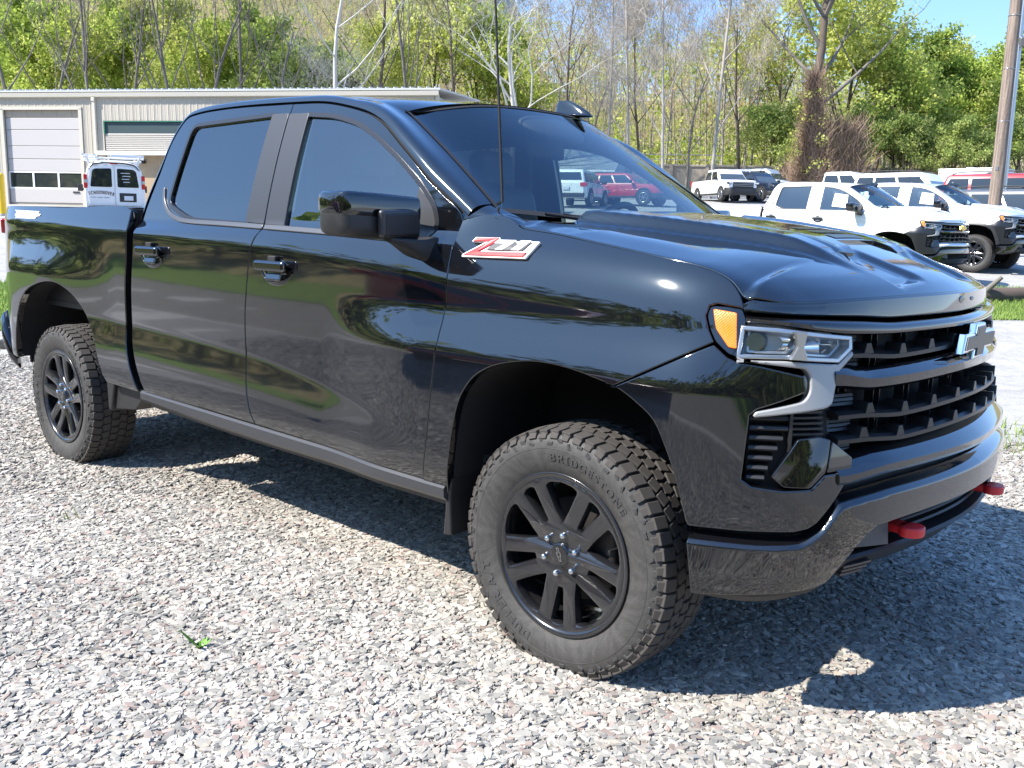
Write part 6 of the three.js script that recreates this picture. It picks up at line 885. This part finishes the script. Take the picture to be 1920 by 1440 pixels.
// cabin
{ const cab = mesh('cabin_floor', [boxG(-1.65, .66, 0, 2.3, .06, 1.76), boxG(-.50, 1.0, 0, .06, .8, 1.7)], M.interior, truck);
  mesh('dashboard', [xf(rbox(.55, .22, 1.66, .08, 4), [-.52, 1.33, 0]), xf(rbox(.34, .10, 1.5, .04, 3), [-.62, 1.42, 0])], M.interior, truck);
  mesh('cowl_panel', [patch((u, v) => { const w = u * 2 - 1, e = lerp(-.185, -.45, w * w); return [e + lerp(.02, .22, v), lerp(1.452 + .03 * w * w, 1.40, v), w * .86]; }, 24, 4)], M.dark, truck);
  for (const s of [-1, 1]) mesh('wiper_arm', [tube([[-.16, 1.452, s * .05 + .12], [-.27, 1.475, s * .05 + .42], [-.36, 1.497, s * .05 + .62]].map(p => [p[0], p[1], p[2]]), .006, 6, 20)], M.dark, truck);
  const seat = (x, z) => { const g = mesh('seat', [xf(rbox(.52, .18, .54, .07, 3), [x, .98, z]), xf(rbox(.18, .66, .52, .08, 3), [x - .30, 1.33, z], [0, 0, .22])], M.leather, truck); mesh('headrest', [xf(rbox(.11, .20, .28, .05, 3), [x - .39, 1.735, z], [0, 0, .15])], M.leather, g); };
  seat(-1.25, .42); seat(-1.25, -.42);
  mesh('rear_bench', [xf(rbox(.5, .18, 1.45, .06, 3), [-2.1, 1.0, 0]), xf(rbox(.16, .6, 1.45, .06, 3), [-2.42, 1.32, 0], [0, 0, .18]), ...[-.5, 0, .5].map(z => xf(rbox(.1, .16, .24, .04, 3), [-2.50, 1.68, z]))], M.leather, truck);
  const wheelG = xf(new THREE.TorusGeometry(.185, .017, 12, 48), [0, 0, 0], [0, Math.PI / 2, 0]); const sw = merge([wheelG, xf(rbox(.05, .09, .12, .02), [0, 0, 0]), xf(rbox(.02, .03, .34, .008), [0, .0, 0]), xf(rbox(.02, .17, .03, .008), [0, -.09, 0])]);
  mesh('steering_wheel', [xf(sw, [-.86, 1.39, -.42], [0, 0, -.42]), rod([-.86, 1.39, -.42], [-.6, 1.30, -.42], .03)], M.plastic, truck);
  mesh('rear_view_mirror', [xf(rbox(.03, .075, .25, .02, 3), [-.93, 1.785, 0]), rod([-.93, 1.80, 0], [-.90, 1.88, 0], .012)], M.dark, truck);
  mesh('headliner', patch((u, v) => { const q = roofS(u, lerp(.03, .985, v)); return [q[0], q[1] - .03 + .018 * v, q[2] * 1.03]; }, 12, 8), M.shade, truck);
  for (const s of [-1, 1]) mesh('centre_post', boxG(-1.70, 1.36, s * .74, .11, .98, .03), M.interior, truck);
}
// bed box
mesh('bed_liner', [boxG(-3.80, .93, 0, 1.85, .03, 1.76), boxG(-3.79, 1.20, .86, 1.84, .55, .03), boxG(-3.79, 1.20, -.86, 1.84, .55, .03), boxG(-2.90, 1.20, 0, .04, .58, 1.86)], M.plastic, truck);
both('bed_rail_cap', [patch((u, v) => { const x = lerp(-4.68, -2.88, u), q = K0(x, 1.495); return [q[0], 1.5 - .004 * u + .006 * Math.sin(Math.PI * v), lerp(q[2] - .002, .845, v)]; }, 20, 5)], M.plastic);
const tg = mesh('tailgate', [xf(rbox(.07, .62, 1.62, .02, 2), [-4.73, 1.19, 0])], M.paint, truck); mesh('tailgate_handle', bx(-4.77, 1.32, 0, .02, .06, .24), M.plastic, tg);
{ const [t1, t2] = both('tail_light', [panel(skirt(.030), roundPoly([[-4.655, 1.425], [-4.74, 1.432], [-4.90, 1.43], [-4.90, 1.325], [-4.74, 1.325], [-4.66, 1.335]], .01, 3), { r: .006, depth: .05, du: .02, dv: .02 })], M.tail);
  both('lower_tail_light', [panel(skirt(.004), roundPoly([[-4.74, 1.19], [-4.90, 1.20], [-4.90, .98], [-4.74, 1.0]], .01, 3), { r: .006, depth: .03, du: .02, dv: .02 })], M.tail);
  both('bed_corner', [panel(skirt(-.004), [[-4.73, .72], [-4.73, 1.49], [-4.90, 1.48], [-4.90, .72]], { r: .004, depth: .02, du: .02, dv: .03 })], M.paint); }
{ const b = mesh('rear_bumper', [xf(rbox(.16, .20, 1.6, .04, 3), [-4.68, .70, 0])], M.plastic, truck);
  for (const s of [1, -1]) { mesh('bumper_corner', loft([[-4.80, .80, .80, .06, .05], [-4.75, .785, .87, .09, .065], [-4.68, .75, .925, .11, .085], [-4.60, .69, .95, .10, .11], [-4.53, .61, .955, .07, .10], [-4.48, .54, .94, .03, .06]].map(([x, y, z, a, h]) => Array.from({ length: 12 }, (_, k) => [x + a * .5 * Math.cos(k / 12 * 6.283), y + h * Math.sin(k / 12 * 6.283), s * (z + a * .6 * Math.cos(k / 12 * 6.283))])), true, true, 1), M.gloss, b); mesh('corner_step', xf(rbox(.15, .07, .20, .02), [-4.82, .60, s * .82], [0, 0, .15]), M.plastic, b); } }
// underbody
mesh('chassis', [boxG(-1.9, .50, .46, 5.0, .16, .10), boxG(-1.9, .50, -.46, 5.0, .16, .10), boxG(-1.6, .57, 0, 2.4, .05, 1.7), boxG(.52, .62, 0, .06, .3, 1.2), rod([-3.745, TY, -.75], [-3.745, TY, .75], .06), rod([0, TY, -.7], [0, TY, .7], .05), boxG(-3.7, .62, 0, 1.9, .04, 1.0), xf(new THREE.SphereGeometry(.16, 16, 12), [-3.745, TY, 0]), rod([-3.3, .45, .3], [-4.55, .42, .62], .05), boxG(-.6, .46, 0, .9, .14, .7), rod([.1, .62, .55], [.02, 1.05, .50], .035), boxG(.25, .9, 0, .7, .5, 1.0)], M.dark, truck);
for (const s of [-1, 1]) for (const x of [-4.38, -.62]) mesh('body_shutter', boxG(x, .78, s * .70, .03, .5, .42), M.liner, truck);

// two more crew cab pickups of the same family on the lot, a size smaller
{ const k = .90, hd = HD0 - .22, fx = Math.cos(hd), fz = -Math.sin(hd), black = mat([.012, .012, .013], .35, 0, { clearcoat: .5 }), silverP = mat([.62, .64, .66], .28, .35, { clearcoat: 1 });
  const build = (name, label, ox, oz, flares) => { const t = truck.clone(); t.name = numbered(name); t.userData = {}; t.scale.setScalar(k); t.rotation.y = hd; t.position.set(ox, groundY(ox, oz) - .01, oz);
    const drop = []; t.traverse(o => { if (!o.isMesh) return; if (/^(fender_badge|bed_sticker|hood_scoop|aerial|tow_hook|vent_facet)$/.test(o.name)) drop.push(o); if (o.material === M.paint) o.material = /front_fascia|arch_lip/.test(o.name) && (flares || o.name === 'front_fascia') ? black : flares ? silverP : CM.white; if (o.name === 'emblem' && o.parent === t) o.material = CM.gold; if (o.name === 'emblem_face') o.material = CM.gold; if (o.name === 'pillar_cover') o.material = flares ? silverP : CM.white; if (o.name === 'rocker_panel') o.material = M.plastic; });
    drop.forEach(o => o.parent.remove(o));
    const sheetP = panel(doorS(.012), [[-1.30, 1.50], [-.98, 1.47], [-1.0, 1.72], [-1.28, 1.76]], { du: .1, dv: .1, edge: false }); mesh('price_sheet', sheetP, CM.paper, t);
    if (flares) for (const [arch, cx] of [[FARCH, .0], [RARCH, -3.72]]) { const pts = spline(arch, 3), out = pts.map(p => [cx + (p[0] - cx) * 1.16, .42 + (p[1] - .42) * 1.12]), g = panel(skirt(.022), [...pts, ...out.slice().reverse()], { du: .03, dv: .03, r: .01, depth: .03 }); mesh('wheel_flare', g, M.plastic, t); mesh('wheel_flare', mirrorZ(g), M.plastic, t); }
    scene.add(t); return tag(t, label, 'pickup truck', 'vehicles parked in the sales lot'); };
  { const [x, z] = at(1802, 16.2); build('white_pickup', 'white crew cab pickup with black grille, nearest of the parked trucks', x - fx * .95 * k, z - fz * .95 * k, false); }
  { const [x, z] = at(1822, 19.0); build('silver_pickup', 'pale silver crew cab pickup with black wheel flares and black front', x - Math.sin(hd) * .86, z - Math.cos(hd) * .86, true); }
}
scene.traverse(o => { if (o.isMesh) { o.castShadow = true; o.receiveShadow = true; } });
renderer.render(scene, camera);
